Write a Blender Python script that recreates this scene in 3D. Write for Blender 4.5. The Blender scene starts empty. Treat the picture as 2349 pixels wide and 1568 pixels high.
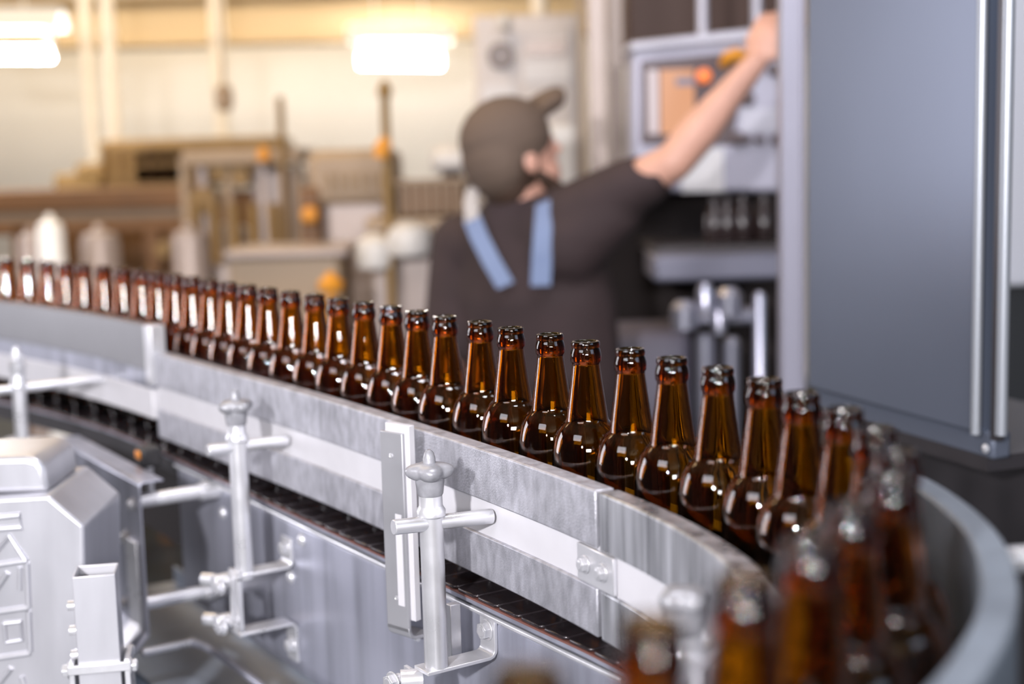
import bpy, bmesh, math, random
from mathutils import Vector, Matrix
random.seed(7)
V = Vector
scn = bpy.context.scene
COL = scn.collection
CH = 1.15          # height of the chain's top above the floor

# ------------------------------------------------------------------ camera
FPX, PITCH, ROLL, CAMZ = 3262.0, math.radians(7.66), math.radians(1.57), 1.581
_F = V((0, math.cos(PITCH), -math.sin(PITCH)))
_U = V((0, math.sin(PITCH), math.cos(PITCH)))
_R = V((1, 0, 0))
CR = _R * math.cos(ROLL) - _U * math.sin(ROLL)
CU = _R * math.sin(ROLL) + _U * math.cos(ROLL)
CAM = V((0, 0, CAMZ))
cd = bpy.data.cameras.new('camera')
cam = bpy.data.objects.new('camera', cd)
COL.objects.link(cam)
m = Matrix((CR, CU, -_F)).transposed().to_4x4()
m.translation = CAM
cam.matrix_world = m
cd.sensor_width = 36.0
cd.lens = FPX / 2349.0 * 36.0
cd.clip_start = 0.02
cd.dof.use_dof = True
cd.dof.focus_distance = 1.36
cd.dof.aperture_fstop = 2.6
cd.dof.aperture_blades = 0
scn.camera = cam


def ray(px, py):
    return _F + CR * ((px - 1174.5) / FPX) - CU * ((py - 784.0) / FPX)


def at(px, py, Y):
    """the point at distance Y in front of the camera that the photo shows at px, py"""
    d = ray(px, py)
    return CAM + d * (Y / d.y)


def on_z(px, py, z):
    d = ray(px, py)
    return CAM + d * ((z - CAMZ) / d.z)


# ------------------------------------------------------------------ materials
MATS = {}


def mat(name, col, rough=0.5, metal=0.0, spec=0.5, bump=0.0, bscale=40.0, stretch=(1, 1, 1), mottle=0.0, mscale=20.0,
        rvar=0.0, coat=0.0, emit=None, estr=0.0, col2=None, mstretch=(1, 1, 1)):
    if name in MATS:
        return MATS[name]
    M = bpy.data.materials.new(name)
    M.use_nodes = True
    nt = M.node_tree
    b = nt.nodes['Principled BSDF']
    b.inputs['Base Color'].default_value = (*col, 1)
    b.inputs['Roughness'].default_value = rough
    b.inputs['Metallic'].default_value = metal
    b.inputs['Specular IOR Level'].default_value = spec
    b.inputs['Coat Weight'].default_value = coat
    if emit:
        b.inputs['Emission Color'].default_value = (*emit, 1)
        b.inputs['Emission Strength'].default_value = estr
    tc = nt.nodes.new('ShaderNodeTexCoord')

    def noise(scale, st, det=5):
        mp = nt.nodes.new('ShaderNodeMapping')
        mp.inputs['Scale'].default_value = st
        nt.links.new(tc.outputs['Object'], mp.inputs['Vector'])
        n = nt.nodes.new('ShaderNodeTexNoise')
        n.inputs['Scale'].default_value = scale
        n.inputs['Detail'].default_value = det
        nt.links.new(mp.outputs[0], n.inputs['Vector'])
        return n
    if mottle > 0:
        n = noise(mscale, mstretch)
        r = nt.nodes.new('ShaderNodeValToRGB')
        c2 = col2 or tuple(max(0, c * (1 - mottle)) for c in col)
        r.color_ramp.elements[0].position = 0.35
        r.color_ramp.elements[0].color = (*c2, 1)
        r.color_ramp.elements[1].position = 0.65
        r.color_ramp.elements[1].color = (*col, 1)
        nt.links.new(n.outputs['Fac'], r.inputs[0])
        nt.links.new(r.outputs[0], b.inputs['Base Color'])
        if rvar > 0:
            mr = nt.nodes.new('ShaderNodeMapRange')
            mr.inputs['To Min'].default_value = max(0.03, rough - rvar)
            mr.inputs['To Max'].default_value = min(1, rough + rvar)
            nt.links.new(n.outputs['Fac'], mr.inputs['Value'])
            nt.links.new(mr.outputs[0], b.inputs['Roughness'])
    if bump > 0:
        n = noise(bscale, stretch, 4)
        bp = nt.nodes.new('ShaderNodeBump')
        bp.inputs['Strength'].default_value = bump
        bp.inputs['Distance'].default_value = 0.001
        nt.links.new(n.outputs['Fac'], bp.inputs['Height'])
        nt.links.new(bp.outputs[0], b.inputs['Normal'])
    MATS[name] = M
    return M


STEEL = mat('galvanised steel', (0.54, 0.54, 0.60), 0.42, 0.55, mottle=0.30, mscale=95, rvar=0.14, bump=0.5, bscale=500, mstretch=(1, 1, .45))
STREAK = mat('streaked steel', (0.66, 0.67, 0.72), 0.30, 0.7, mottle=0.62, mscale=70, rvar=0.12, bump=0.3, bscale=300, stretch=(1, 1, .08), mstretch=(1, 1, .06))
BRIGHT = mat('bright steel', (0.74, 0.74, 0.78), 0.30, 0.6, mottle=0.12, mscale=30, rvar=0.08, bump=0.15, bscale=200, stretch=(1, 1, .2))
SATIN = mat('satin stainless steel', (0.42, 0.43, 0.52), 0.32, 0.5, mottle=0.32, mscale=26, rvar=0.12, bump=0.1, bscale=200, mstretch=(1, 1, .10))  # vertical mottle puts streaky reflections into the colour
SATIN_D = mat('dull stainless steel', (0.33, 0.375, 0.46), 0.40, 0.25, mottle=0.2, mscale=10, rvar=0.08)
CAST = mat('grey moulded knob', (0.33, 0.33, 0.36), 0.33, 0.15, mottle=0.25, mscale=80, rvar=0.08, bump=0.3, bscale=150)
WHITE = mat('white plastic', (0.60, 0.59, 0.63), 0.45, 0.0, mottle=0.04, mscale=30)
CHAINM = mat('dark wet chain steel', (0.035, 0.028, 0.032), 0.13, 0.35, bump=0.15, bscale=120, mottle=0.3, mscale=60, rvar=0.06)
COPPER = mat('reddish brown wear strip', (0.17, 0.07, 0.055), 0.4, 0.0)
BLACK = mat('black rubber', (0.015, 0.014, 0.016), 0.5)
PANELG = mat('grey guide panel', (0.23, 0.23, 0.25), 0.38, 0.3, mottle=0.1, mscale=6)
DARKSTEEL = mat('dark machine steel', (0.05, 0.045, 0.05), 0.4, 0.5)


def glass():
    M = bpy.data.materials.new('amber glass')
    M.use_nodes = True
    nt = M.node_tree
    nt.nodes.remove(nt.nodes['Principled BSDF'])
    g = nt.nodes.new('ShaderNodeBsdfGlass')
    g.inputs['Color'].default_value = (1, 1, 1, 1)
    g.inputs['Roughness'].default_value = 0.0
    g.inputs['IOR'].default_value = 1.52
    va = nt.nodes.new('ShaderNodeVolumeAbsorption')
    va.inputs['Color'].default_value = (0.872, 0.725, 0.14, 1)
    va.inputs['Density'].default_value = 1150.0
    tc = nt.nodes.new('ShaderNodeTexCoord')
    mp = nt.nodes.new('ShaderNodeMapping')
    mp.inputs['Scale'].default_value = (1, 1, .35)
    n = nt.nodes.new('ShaderNodeTexNoise')
    n.inputs['Scale'].default_value = 55
    n.inputs['Detail'].default_value = 2
    bp = nt.nodes.new('ShaderNodeBump')
    bp.inputs['Strength'].default_value = 0.25
    bp.inputs['Distance'].default_value = 0.0012
    nt.links.new(tc.outputs['Object'], mp.inputs[0])
    nt.links.new(mp.outputs[0], n.inputs['Vector'])
    nt.links.new(n.outputs['Fac'], bp.inputs['Height'])
    nt.links.new(bp.outputs[0], g.inputs['Normal'])
    o = nt.nodes['Material Output']
    nt.links.new(g.outputs[0], o.inputs['Surface'])
    nt.links.new(va.outputs[0], o.inputs['Volume'])
    return M


AMBER = glass()

# ------------------------------------------------------------------ mesh helpers


class MB:
    def __init__(s):
        s.v, s.f = [], []

    def add(s, vs, fs):
        k = len(s.v)
        s.v += [V(p) for p in vs]
        s.f += [tuple(i + k for i in f) for f in fs]
        return s

    def box(s, c, size, x=None, y=None, z=None):
        """box centred on c; x, y, z: its axes"""
        x = (x or V((1, 0, 0))).normalized()
        z = (z or V((0, 0, 1))).normalized()
        y = (y or z.cross(x)).normalized()
        c = V(c)
        vs = [c + x * (size[0] / 2 * a) + y * (size[1] / 2 * b) + z * (size[2] / 2 * d) for a in (-1, 1) for b in (-1, 1) for d in (-1, 1)]
        return s.add(vs, [(0, 1, 3, 2), (4, 6, 7, 5), (0, 4, 5, 1), (2, 3, 7, 6), (0, 2, 6, 4), (1, 5, 7, 3)])

    def cyl(s, p0, p1, r0, r1=None, n=20, caps=True):
        p0, p1 = V(p0), V(p1)
        r1 = r0 if r1 is None else r1
        d = (p1 - p0).normalized()
        a = d.orthogonal().normalized()
        b = d.cross(a)
        vs = []
        for p, r in ((p0, r0), (p1, r1)):
            vs += [p + (a * math.cos(2 * math.pi * i / n) + b * math.sin(2 * math.pi * i / n)) * r for i in range(n)]
        fs = [(i, (i + 1) % n, n + (i + 1) % n, n + i) for i in range(n)]
        if caps:
            fs += [tuple(range(n - 1, -1, -1)), tuple(range(n, 2 * n))]
        return s.add(vs, fs)

    def lathe(s, prof, o=(0, 0, 0), axis=None, n=32, cap=True):
        """prof: (r, h) from bottom to top around axis"""
        o = V(o)
        d = (axis or V((0, 0, 1))).normalized()
        a = d.orthogonal().normalized()
        b = d.cross(a)
        vs, fs = [], []
        for r, h in prof:
            vs += [o + d * h + (a * math.cos(2 * math.pi * i / n) + b * math.sin(2 * math.pi * i / n)) * r for i in range(n)]
        for k in range(len(prof) - 1):
            for i in range(n):
                j = (i + 1) % n
                fs.append((k * n + i, k * n + j, (k + 1) * n + j, (k + 1) * n + i))
        if cap:
            fs.append(tuple(range(n - 1, -1, -1)))
            L = (len(prof) - 1) * n
            fs.append(tuple(range(L, L + n)))
        return s.add(vs, fs)

    def tube(s, pts, r, n=12):
        pts = [V(p) for p in pts]
        vs, fs = [], []
        up = None
        for i, p in enumerate(pts):
            t = ((pts[min(i + 1, len(pts) - 1)] - pts[max(i - 1, 0)])).normalized()
            if up is None:
                up = t.orthogonal().normalized()
            a = (up - t * up.dot(t)).normalized()
            up = a
            b = t.cross(a)
            rr = r[i] if isinstance(r, (list, tuple)) else r
            vs += [p + (a * math.cos(2 * math.pi * k / n) + b * math.sin(2 * math.pi * k / n)) * rr for k in range(n)]
        for i in range(len(pts) - 1):
            for k in range(n):
                j = (k + 1) % n
                fs.append((i * n + k, i * n + j, (i + 1) * n + j, (i + 1) * n + k))
        fs.append(tuple(range(n - 1, -1, -1)))
        L = (len(pts) - 1) * n
        fs.append(tuple(range(L, L + n)))
        return s.add(vs, fs)

    def prism(s, loop, d):
        """closed outline (3D points) pushed along d"""
        loop = [V(p) for p in loop]
        d = V(d)
        n = len(loop)
        vs = loop + [p + d for p in loop]
        fs = [tuple(range(n - 1, -1, -1)), tuple(range(n, 2 * n))] + [(i, (i + 1) % n, n + (i + 1) % n, n + i) for i in range(n)]
        return s.add(vs, fs)

    def bent(s, pts, w, t, wd):
        """a flat bar of width w (along wd) and thickness t, bent along pts"""
        pts = [V(p) for p in pts]
        wd = V(wd).normalized()
        vs, fs = [], []
        for i, p in enumerate(pts):
            a = (p - pts[i - 1]).normalized() if i else (pts[1] - p).normalized()
            b = (pts[i + 1] - p).normalized() if i < len(pts) - 1 else a
            na, nb = a.cross(wd).normalized(), b.cross(wd).normalized()
            nn = (na + nb).normalized()
            k = t / 2 / max(0.35, nn.dot(na))
            for sx, sy in ((-1, -1), (1, -1), (1, 1), (-1, 1)):
                vs.append(p + wd * (w / 2 * sx) + nn * (k * sy))
        for i in range(len(pts) - 1):
            for k in range(4):
                j = (k + 1) % 4
                fs.append((i * 4 + k, i * 4 + j, (i + 1) * 4 + j, (i + 1) * 4 + k))
        fs += [(3, 2, 1, 0), tuple(len(vs) - 4 + q for q in range(4))]
        return s.add(vs, fs)


def tagit(o, label=None, cat=None, group=None, kind=None):
    for k, v in (('label', label), ('category', cat), ('group', group), ('kind', kind)):
        if v:
            o[k] = v
    return o


ORG = {}


def thing(name, loc, label, cat, group=None):
    o = bpy.data.objects.new(name, None)
    o.empty_display_size = 0.05
    COL.objects.link(o)
    o.location = loc
    ORG[o] = V(loc)
    return tagit(o, label, cat, group)


def obj(name, mb, mt, parent=None, smooth=None, bevel=0.0, loc=None, label=None, cat=None, group=None, kind=None, sub=0, seg=2):
    org = ORG[parent] if parent else V(loc or (0, 0, 0))
    me = bpy.data.meshes.new(name)
    me.from_pydata([tuple(p - org) for p in mb.v], [], mb.f)
    bm = bmesh.new()
    bm.from_mesh(me)
    bmesh.ops.recalc_face_normals(bm, faces=bm.faces)
    bm.to_mesh(me)
    bm.free()
    me.materials.append(mt)
    o = bpy.data.objects.new(name, me)
    COL.objects.link(o)
    if parent:
        o.parent = parent
    else:
        o.location = org
    ORG[o] = org
    if bevel:
        b = o.modifiers.new('bevel', 'BEVEL')
        b.width = bevel
        b.segments = seg
        b.limit_method = 'ANGLE'
        b.angle_limit = math.radians(35)
    if sub:
        sb = o.modifiers.new('sub', 'SUBSURF')
        sb.levels = sb.render_levels = sub
    if smooth is None:
        smooth = 35
    if smooth:
        me.shade_smooth()
        me.set_sharp_from_angle(angle=math.radians(smooth))
    return tagit(o, label, cat, group, kind)


def copy_tree(o, parent=None):
    c = o.copy()
    COL.objects.link(c)
    if parent:
        c.parent = parent
    for ch in list(o.children):
        copy_tree(ch, c)
    return c

# ------------------------------------------------------------------ the bottles' path


BX = [(-0.9559, 2.6957), (-0.8977, 2.6471), (-0.8439, 2.5946), (-0.7949, 2.5389), (-0.7459, 2.4829), (-0.6948, 2.4279), (-0.647, 2.3722), (-0.6015, 2.3166), (-0.561, 2.2599), (-0.5217, 2.2035), (-0.4823, 2.1479), (-0.4438, 2.0926), (-0.4058, 2.0371), (-0.3681, 1.9816), (-0.33, 1.9265), (-0.2913, 1.872), (-0.252, 1.8178), (-0.2152, 1.7619), (-0.1775, 1.7066), (-0.1404, 1.6506), (-0.1063, 1.5928), (-0.0724, 1.5346), (-0.0331, 1.478), (-0.0009, 1.4187), (0.0367, 1.3611), (0.0679, 1.3015), (0.1042, 1.2439), (0.1341, 1.1837), (0.1638, 1.1233), (0.1897, 1.0614), (0.2045, 0.9961), (0.2192, 0.9306), (0.223, 0.8636), (0.2177, 0.7967), (0.1973, 0.7327), (0.1625, 0.6752), (0.1308, 0.6166), (0.0922, 0.5623), (0.0488, 0.5116), (0.0021, 0.4635)]
P2 = [V(p) for p in BX]
for _ in range(6):
    P2 = [P2[0]] + [(P2[i - 1] + 2 * P2[i] + P2[i + 1]) / 4 for i in range(1, len(P2) - 1)] + [P2[-1]]
d0 = (P2[0] - P2[4]).normalized()
d1 = (P2[-1] - P2[-3]).normalized()
P2 = [P2[0] + d0 * (.0675 * k) for k in range(12, 0, -1)] + P2 + [P2[-1] + d1 * (.0675 * k) for k in range(1, 11)]


def spline(A, k=10):
    out = []
    for i in range(len(A) - 1):
        p0, p1, p2, p3 = A[max(i - 1, 0)], A[i], A[i + 1], A[min(i + 2, len(A) - 1)]
        for j in range(k):
            t = j / k
            out.append(.5 * ((2 * p1) + (-p0 + p2) * t + (2 * p0 - 5 * p1 + 4 * p2 - p3) * t * t + (-p0 + 3 * p1 - 3 * p2 + p3) * t ** 3))
    out.append(A[-1])
    return out


DN = spline(P2)


def normals(A):
    N = []
    for i in range(len(A)):
        t = (A[min(i + 1, len(A) - 1)] - A[max(i - 1, 0)]).normalized()
        N.append(V((t.y, -t.x)))
    return N


NN = normals(DN)


def strip(mb, i0, i1, o0, o1, z0, z1, A=None, N=None, step=2):
    """rail strip of rectangular section between offsets o0..o1 and heights z0..z1 along the path"""
    A = A or DN
    N = N or NN
    idx = list(range(i0, i1, step)) + [i1]
    vs, fs = [], []
    for i in idx:
        for o, z in ((o0, z0), (o1, z0), (o1, z1), (o0, z1)):
            q = A[i] + N[i] * o
            vs.append((q.x, q.y, CH + z))
    for k in range(len(idx) - 1):
        for j in range(4):
            jj = (j + 1) % 4
            fs.append((k * 4 + j, k * 4 + jj, (k + 1) * 4 + jj, (k + 1) * 4 + j))
    fs += [(3, 2, 1, 0), tuple(len(vs) - 4 + q for q in range(4))]
    return mb.add(vs, fs)


# frame along the straight conveyor: s along, o outwards to the aisle, z above the chain
SO, SU, SN = V((-.039, 1.342)), V((.544, -.839)).normalized(), V((-.839, -.544)).normalized()
U3, N3, Z3 = V((SU.x, SU.y, 0)), V((SN.x, SN.y, 0)), V((0, 0, 1))


def L(s, o, z):
    q = SO + SU * s + SN * o
    return V((q.x, q.y, CH + z))


def sz(px, py, o):
    """(s, z) of the photo's point px, py on the upright plane at offset o"""
    d = ray(px, py)
    a = SO + SN * o
    # a + SU*s = d.xy*t
    det = -d.x * SU.y + d.y * SU.x
    t = (-a.x * SU.y + a.y * SU.x) / det
    q = V((d.x * t, d.y * t))
    return (q - a).dot(SU), CAMZ + d.z * t - CH

# ================================================================== THE LINE
# ---- chain: one straight run that bends away at both ends
ctrl = []
for i in range(70, 200, 12):
    q = DN[i] + NN[i] * .060
    ctrl.append(q)
for s in (-.96, -.84, -.72, -.60, -.48, -.36, -.24, -.12, 0.0, .10, .19):
    ctrl.append(SO + SU * s)
for i in range(402, 560, 7):
    q = DN[i] + NN[i] * .052
    ctrl.append(q)
ED = spline(ctrl, 12)
EN = normals(ED)
chain = thing('conveyor_chain', L(0, -.07, 0), 'dark wet slat chain that carries the amber bottles under the guide rail', 'conveyor chain')


def slat_mesh(p, t, n, wid):
    """p: near edge midpoint"""
    mb = MB()
    T, N = V((t.x, t.y, 0)), V((n.x, n.y, 0))
    o = V((p.x, p.y, CH))
    out = [(-.0180, -.003), (-.0150, 0), (.0135, 0), (.0175, -.004), (.0175, -wid + .004), (.0135, -wid), (-.0150, -wid), (-.0180, -wid + .004)]
    mb.prism([o + T * a + N * b + V((0, 0, -.0032)) for a, b in out], (0, 0, .0030))
    mb.cyl(o + T * .0185 - N * .012 - V((0, 0, .006)), o + T * .0185 - N * (wid - .012) - V((0, 0, .006)), .0035, n=8)
    return mb


acc, cum = 0.0, [0.0]
for i in range(1, len(ED)):
    cum.append(cum[-1] + (ED[i] - ED[i - 1]).length)
pos, k, ns = 0.0, 0, 0
while pos < cum[-1] and ns < 99:
    while cum[k + 1] < pos and k < len(cum) - 2:
        k += 1
    f = (pos - cum[k]) / (cum[k + 1] - cum[k])
    p = ED[k].lerp(ED[k + 1], f)
    n = EN[k].lerp(EN[k + 1], f).normalized()
    t = V((-n.y, n.x))
    obj('slat', slat_mesh(p, t, n, .132), CHAINM, chain, bevel=.0010, seg=2)
    # on bends the outer side of the chain runs faster than the near edge
    pos += .0381 if ED[k].y > 1.10 else .0300
    ns += 1
w = MB()
strip(w, 0, len(ED) - 1, -.012, -.0006, -.0062, -.0042, ED, EN, 1)
obj('wear_strip', w, COPPER, chain, label='thin reddish brown strip under the chain')
w = MB()
strip(w, 0, len(ED) - 1, -.014, -.0030, -.0115, -.0064, ED, EN, 1)
obj('support_strip', w, SATIN, chain)
w = MB()
strip(w, 0, len(ED) - 1, -.125, -.032, -.05, -.0125, ED, EN, 1)
obj('chain_bed', w, DARKSTEEL, chain)

# ---- side plate of the straight conveyor
cf = thing('conveyor_side_frame', L(-.3, .01, -.25), 'long satin stainless side plate under the bottle guide rail', 'conveyor frame')
mb = MB()
s0, s1 = -.885, .212
prof = [(o - .030, z - (.0065 if z > -.03 else 0)) for o, z in [(.0175, -.0165), (.0120, -.0150), (.0105, -.0165), (.0125, -.0185), (.0145, -.024), (.0145, -.205), (.012, -.222), (.004, -.232), (-.012, -.232), (-.012, -.229), (.003, -.229), (.009, -.220), (.0115, -.205), (.0115, -.024), (.009, -.0185), (.0085, -.0145), (.012, -.0128), (.0185, -.0142), (.0195, -.0165), (.0185, -.0185)]]
mb.prism([L(s0, o, z) for o, z in prof], U3 * (s1 - s0))
obj('side_plate', mb, SATIN, cf, bevel=.001)


def hexbolt(parent, p, ax, r=.008, h=.006, name='bolt', washer=True, m=None):
    p, ax = V(p), V(ax).normalized()
    mb = MB()
    if washer:
        mb.cyl(p, p + ax * .0015, r * 1.25, n=24)
    a = ax.orthogonal().normalized()
    b = ax.cross(a)
    q = p + ax * .0012
    mb.prism([q + (a * math.cos(math.pi / 3 * i) + b * math.sin(math.pi / 3 * i)) * r for i in range(6)], ax * h)
    mb.cyl(q + ax * h, q + ax * (h + .0008), r * .72, r * .6, n=18)
    return obj(name, mb, m or BRIGHT, parent, bevel=.0006)


def domebolt(parent, p, ax, r=.006, name='bolt'):
    mb = MB()
    mb.lathe([(r * 1.2, 0), (r * 1.2, .001), (r, .0012), (r * .92, .003), (r * .6, .0048), (r * .2, .0056)], p, ax, 18)
    return obj(name, mb, BRIGHT, parent)


for px, py in ((693, 1237), (668, 1322), (512, 1175)):
    s, z = sz(px, py, -.0155)
    domebolt(cf, L(s, -.0155, z), N3, .0075)
s, z = sz(959, 1461, -.0155)
domebolt(cf, L(s, -.0155, z), N3, .004)
mb = MB()
mb.cyl(L(s0, -.0130, -.0225), L(s1, -.0130, -.0225), .0030, n=14)
obj('lit_edge_line', mb, BRIGHT, cf)  # bright rod added to draw the plate's lit upper edge
mb = MB()
mb.box(L(-1.25, -.11, -.14), (.75, .004, .17), U3)
obj('gap_shade', mb, mat('near black gap shade', (.016, .006, .006), .7), cf)  # near black sheet stands in for the shade in the gap
# end plate where the straight conveyor meets the bend
mb = MB()
mb.prism([L(s1, -.0155, -.017), L(s1, -.0155, -.225), L(s1, -.06, -.225), L(s1, -.06, -.017)], U3 * .003)
obj('end_plate', mb, SATIN, cf, bevel=.0008)

# ---- bent channel plate to the left with two spacer rods into the side plate
ch = thing('channel_bracket', L(-.8, .13, -.4), 'bent channel plate bolted to the conveyor by two bright spacer rods', 'machine bracket')
mb = MB()
pr = [(o - .02, z - .015) for o, z in [(.088, .013), (.088, .016), (.119, .016), (.123, .012), (.123, -.196), (.158, -.232), (.158, -.34), (.155, -.34), (.155, -.234), (.120, -.199), (.120, .010), (.117, .013)]]
mb.prism([L(-1.10, o, z) for o, z in pr], U3 * .395)
obj('channel_plate', mb, SATIN, ch, bevel=.0012)
mb = MB()
mb.prism([L(-.765, o - .02, z - .015) for o, z in [(.123, -.07), (.128, -.07), (.128, -.19), (.150, -.212), (.150, -.215), (.123, -.196)]], U3 * .045)
obj('backing_plate', mb, BRIGHT, ch, bevel=.001)
for z, r in ((-.028, .0098), (-.172, .0095)):
    mb = MB()
    mb.cyl(L(-.720, .100, z), L(-.720, -.015, z), r, n=28)
    mb.cyl(L(-.720, .012, z), L(-.720, -.015, z), r * 1.35, n=28)
    obj('spacer_rod', mb, BRIGHT, ch)
for px, py, r in ((306, 1157, .0075), (290, 1232, .009), (288, 1382, .007)):
    s, z = sz(px, py, .103)
    hexbolt(ch, L(s, .103, z), N3, r)
s, z = sz(160, 1088, .150)
mb = MB()
mb.cyl(L(s, .150, z), L(s, .185, z), .010, n=20)
mb.cyl(L(s, .185, z), L(s, .205, z), .006, n=16)
mb.cyl(L(s, .165, z), L(s, .172, z), .0135, n=20)
obj('threaded_stud', mb, BRIGHT, ch)
mb = MB()
mb.cyl(L(-.735, .103, -.246), L(-.735, .030, -.246), .0055, n=18)
obj('lower_rod', mb, BRIGHT, ch)

# ---- return tubes and drip pan below
dp = thing('drip_pan', L(-.5, .0, -.30), 'blue grey drip pan with a rolled edge under the conveyor plate', 'drip pan')
mb = MB()
mb.box(L(-.55, -.01, -.30), (1.3, .20, .006), U3)
mb.box(L(-.55, -.11, -.285), (1.3, .004, .03), U3)
obj('pan', mb, SATIN_D, dp, bevel=.001)
mb = MB()
mb.tube([L(-.735, .030, -.246), L(-.71, .022, -.247), L(-.67, .016, -.249), L(-.3, .012, -.252), L(.1, .010, -.255)], .0055, 12)
obj('rolled_edge', mb, SATIN, dp)

for s_ in (-1.15, .05):
    mb = MB()
    q = L(s_, -.02, 0)
    mb.box((q.x, q.y, (CH - .303) / 2), (.04, .04, CH - .303), U3)
    mb.cyl((q.x, q.y, 0), (q.x, q.y, .015), .045, n=20)
    obj('leg', mb, SATIN_D, dp, bevel=.002)

# ---- near guide rail: main length, left raised length, curved end


def rail(name, label, i0, i1, m1, side=1, zu=(.092, .143), zl=(.013, .057), full=True):
    p = DN[(i0 + i1) // 2] + NN[(i0 + i1) // 2] * (.048 * side)
    t = thing(name, V((p.x, p.y, CH + zl[0])), label, 'guide rail')
    a, b = (.038, .058) if side > 0 else (-.060, -.040)
    mb = MB()
    strip(mb, i0, i1, a, b, zu[0], zu[1])
    obj('upper_strip', mb, m1, t, bevel=.0018)
    mb = MB()
    strip(mb, i0, i1, a, b, zl[0], zl[1])
    obj('lower_strip', mb, m1, t, bevel=.0015)
    if full:
        mb = MB()
        c, d = (.040, .0545) if side > 0 else (-.0565, -.042)
        strip(mb, i0, i1, c, d, zl[1] - .002, zu[0] + .002)
        obj('channel_bar', mb, WHITE, t)
    return t


main_rail = rail('guide_rail', 'long mottled steel bottle guide rail with a white centre groove', 217, 386, STEEL)
end_rail = rail('guide_rail', 'curved streaky steel end of the bottle guide rail at the bend', 387, 490, STREAK)
# joint plate with two bolts, on the joint
jt = None
mb = MB()
jp = []
for i in (379, 393):
    q = DN[i] + NN[i] * .0545
    jp.append(V((q.x, q.y, 0)))
jd = (jp[1] - jp[0]).normalized()
jn = V((jd.y, -jd.x, 0))
jc = (jp[0] + jp[1]) / 2 + jn * .002 + V((0, 0, CH + .0745))
mb.box(jc, (.062, .004, .033), jd, jn)
jt = obj('joint_plate', mb, BRIGHT, main_rail, bevel=.0008)
for k in (-.016, .014):
    hexbolt(jt, jc + jd * k + jn * .002, jn, .0065, .005)
# left rail, deeper
lr = thing('guide_rail', L(-1.3, .02, .04), 'tall plain grey guide panel at the far left of the bottle row', 'guide rail')
mb = MB()
strip(mb, 60, 215, .040, .060, .112, .183)
obj('upper_panel', mb, PANELG, lr, bevel=.002)
mb = MB()
strip(mb, 60, 215, .044, .058, .083, .114)
obj('groove_bar', mb, SATIN, lr)
mb = MB()
strip(mb, 60, 216, .040, .062, .040, .085)
obj('lower_bar', mb, WHITE, lr, bevel=.002)
mb = MB()
strip(mb, 213, 217, .038, .062, .092, .184)
obj('end_cap', mb, BRIGHT, lr, bevel=.001)
# outer rail round the bend
orail = thing('guide_rail', V((.29, .86, CH + .02)), 'outer curved guide rail round the bend at the far right', 'guide rail')
OM = mat('outer rail steel', (.26, .30, .36), .45, .4, mottle=.25, mscale=20, rvar=.08)
OC = spline([V(p) for p in ((.262, 1.10), (.282, 1.02), (.287, .94), (.281, .86), (.262, .78), (.236, .712), (.200, .645), (.160, .585), (.105, .515), (.05, .45))], 8)
ON = normals(OC)
mb = MB()
strip(mb, 0, len(OC) - 1, -.020, .0, .112, .185, OC, ON)
obj('upper_strip', mb, OM, orail, bevel=.002)
mb = MB()
strip(mb, 0, len(OC) - 1, -.020, .0, .010, .060, OC, ON)
obj('lower_strip', mb, OM, orail, bevel=.002)
mb = MB()
strip(mb, 0, len(OC) - 1, -.015, -.004, .058, .114, OC, ON)
obj('channel_bar', mb, SATIN_D, orail)
mb = MB()
r0 = V((.300, .865, CH + .168))
mb.cyl(r0, r0 + V((.24, .02, 0)), .0085, n=18)
obj('mounting_rod', mb, BRIGHT, orail)
# low outer rail behind the straight row
brail = thing('guide_rail', V((.1, 1.45, CH + .02)), 'low guide rail behind the straight row of amber bottles', 'guide rail')
mb = MB()
strip(mb, 60, 412, -.056, -.038, .070, .105)
obj('upper_strip', mb, SATIN_D, brail, bevel=.0015)
mb = MB()
strip(mb, 60, 412, -.056, -.038, .013, .050)
obj('lower_strip', mb, SATIN_D, brail, bevel=.0015)
# bed under the bend
bed = MB()
strip(bed, 398, 600, -.075, .075, -.20, -.052)
bh = obj('bend_housing', bed, DARKSTEEL, None, loc=(.2, .85, CH - .2), label='dark housing of the conveyor bend under the nearest bottles', cat='conveyor housing')

for q in ((.19, .95), (.10, .60)):
    mb = MB()
    mb.cyl((q[0], q[1], 0), (q[0], q[1], CH - .19), .03, n=20)
    mb.cyl((q[0], q[1], 0), (q[0], q[1], .015), .06, n=20)
    obj('leg', mb, DARKSTEEL, bh)

# ---- knobbed clamp posts that hold the rail


def knob_mesh(c, r, rot=0.3):
    """four-lobed star grip"""
    mb = MB()
    n, rings = 48, [(0, .50), (.004, .86), (.009, 1.0), (.014, .96), (.0175, .60), (.018, .05)]
    vs, fs = [], []
    for h, k in rings:
        for i in range(n):
            a = 2 * math.pi * i / n
            rr = r * k * (0.72 + .28 * (0.5 + .5 * math.cos(4 * (a - rot))) ** .8)
            vs.append(c + V((math.cos(a) * rr, math.sin(a) * rr, h)))
    for q in range(len(rings) - 1):
        for i in range(n):
            j = (i + 1) % n
            fs.append((q * n + i, q * n + j, (q + 1) * n + j, (q + 1) * n + i))
    fs += [tuple(range(n - 1, -1, -1)), tuple(range((len(rings) - 1) * n, len(rings) * n))]
    return mb.add(vs, fs)


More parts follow.
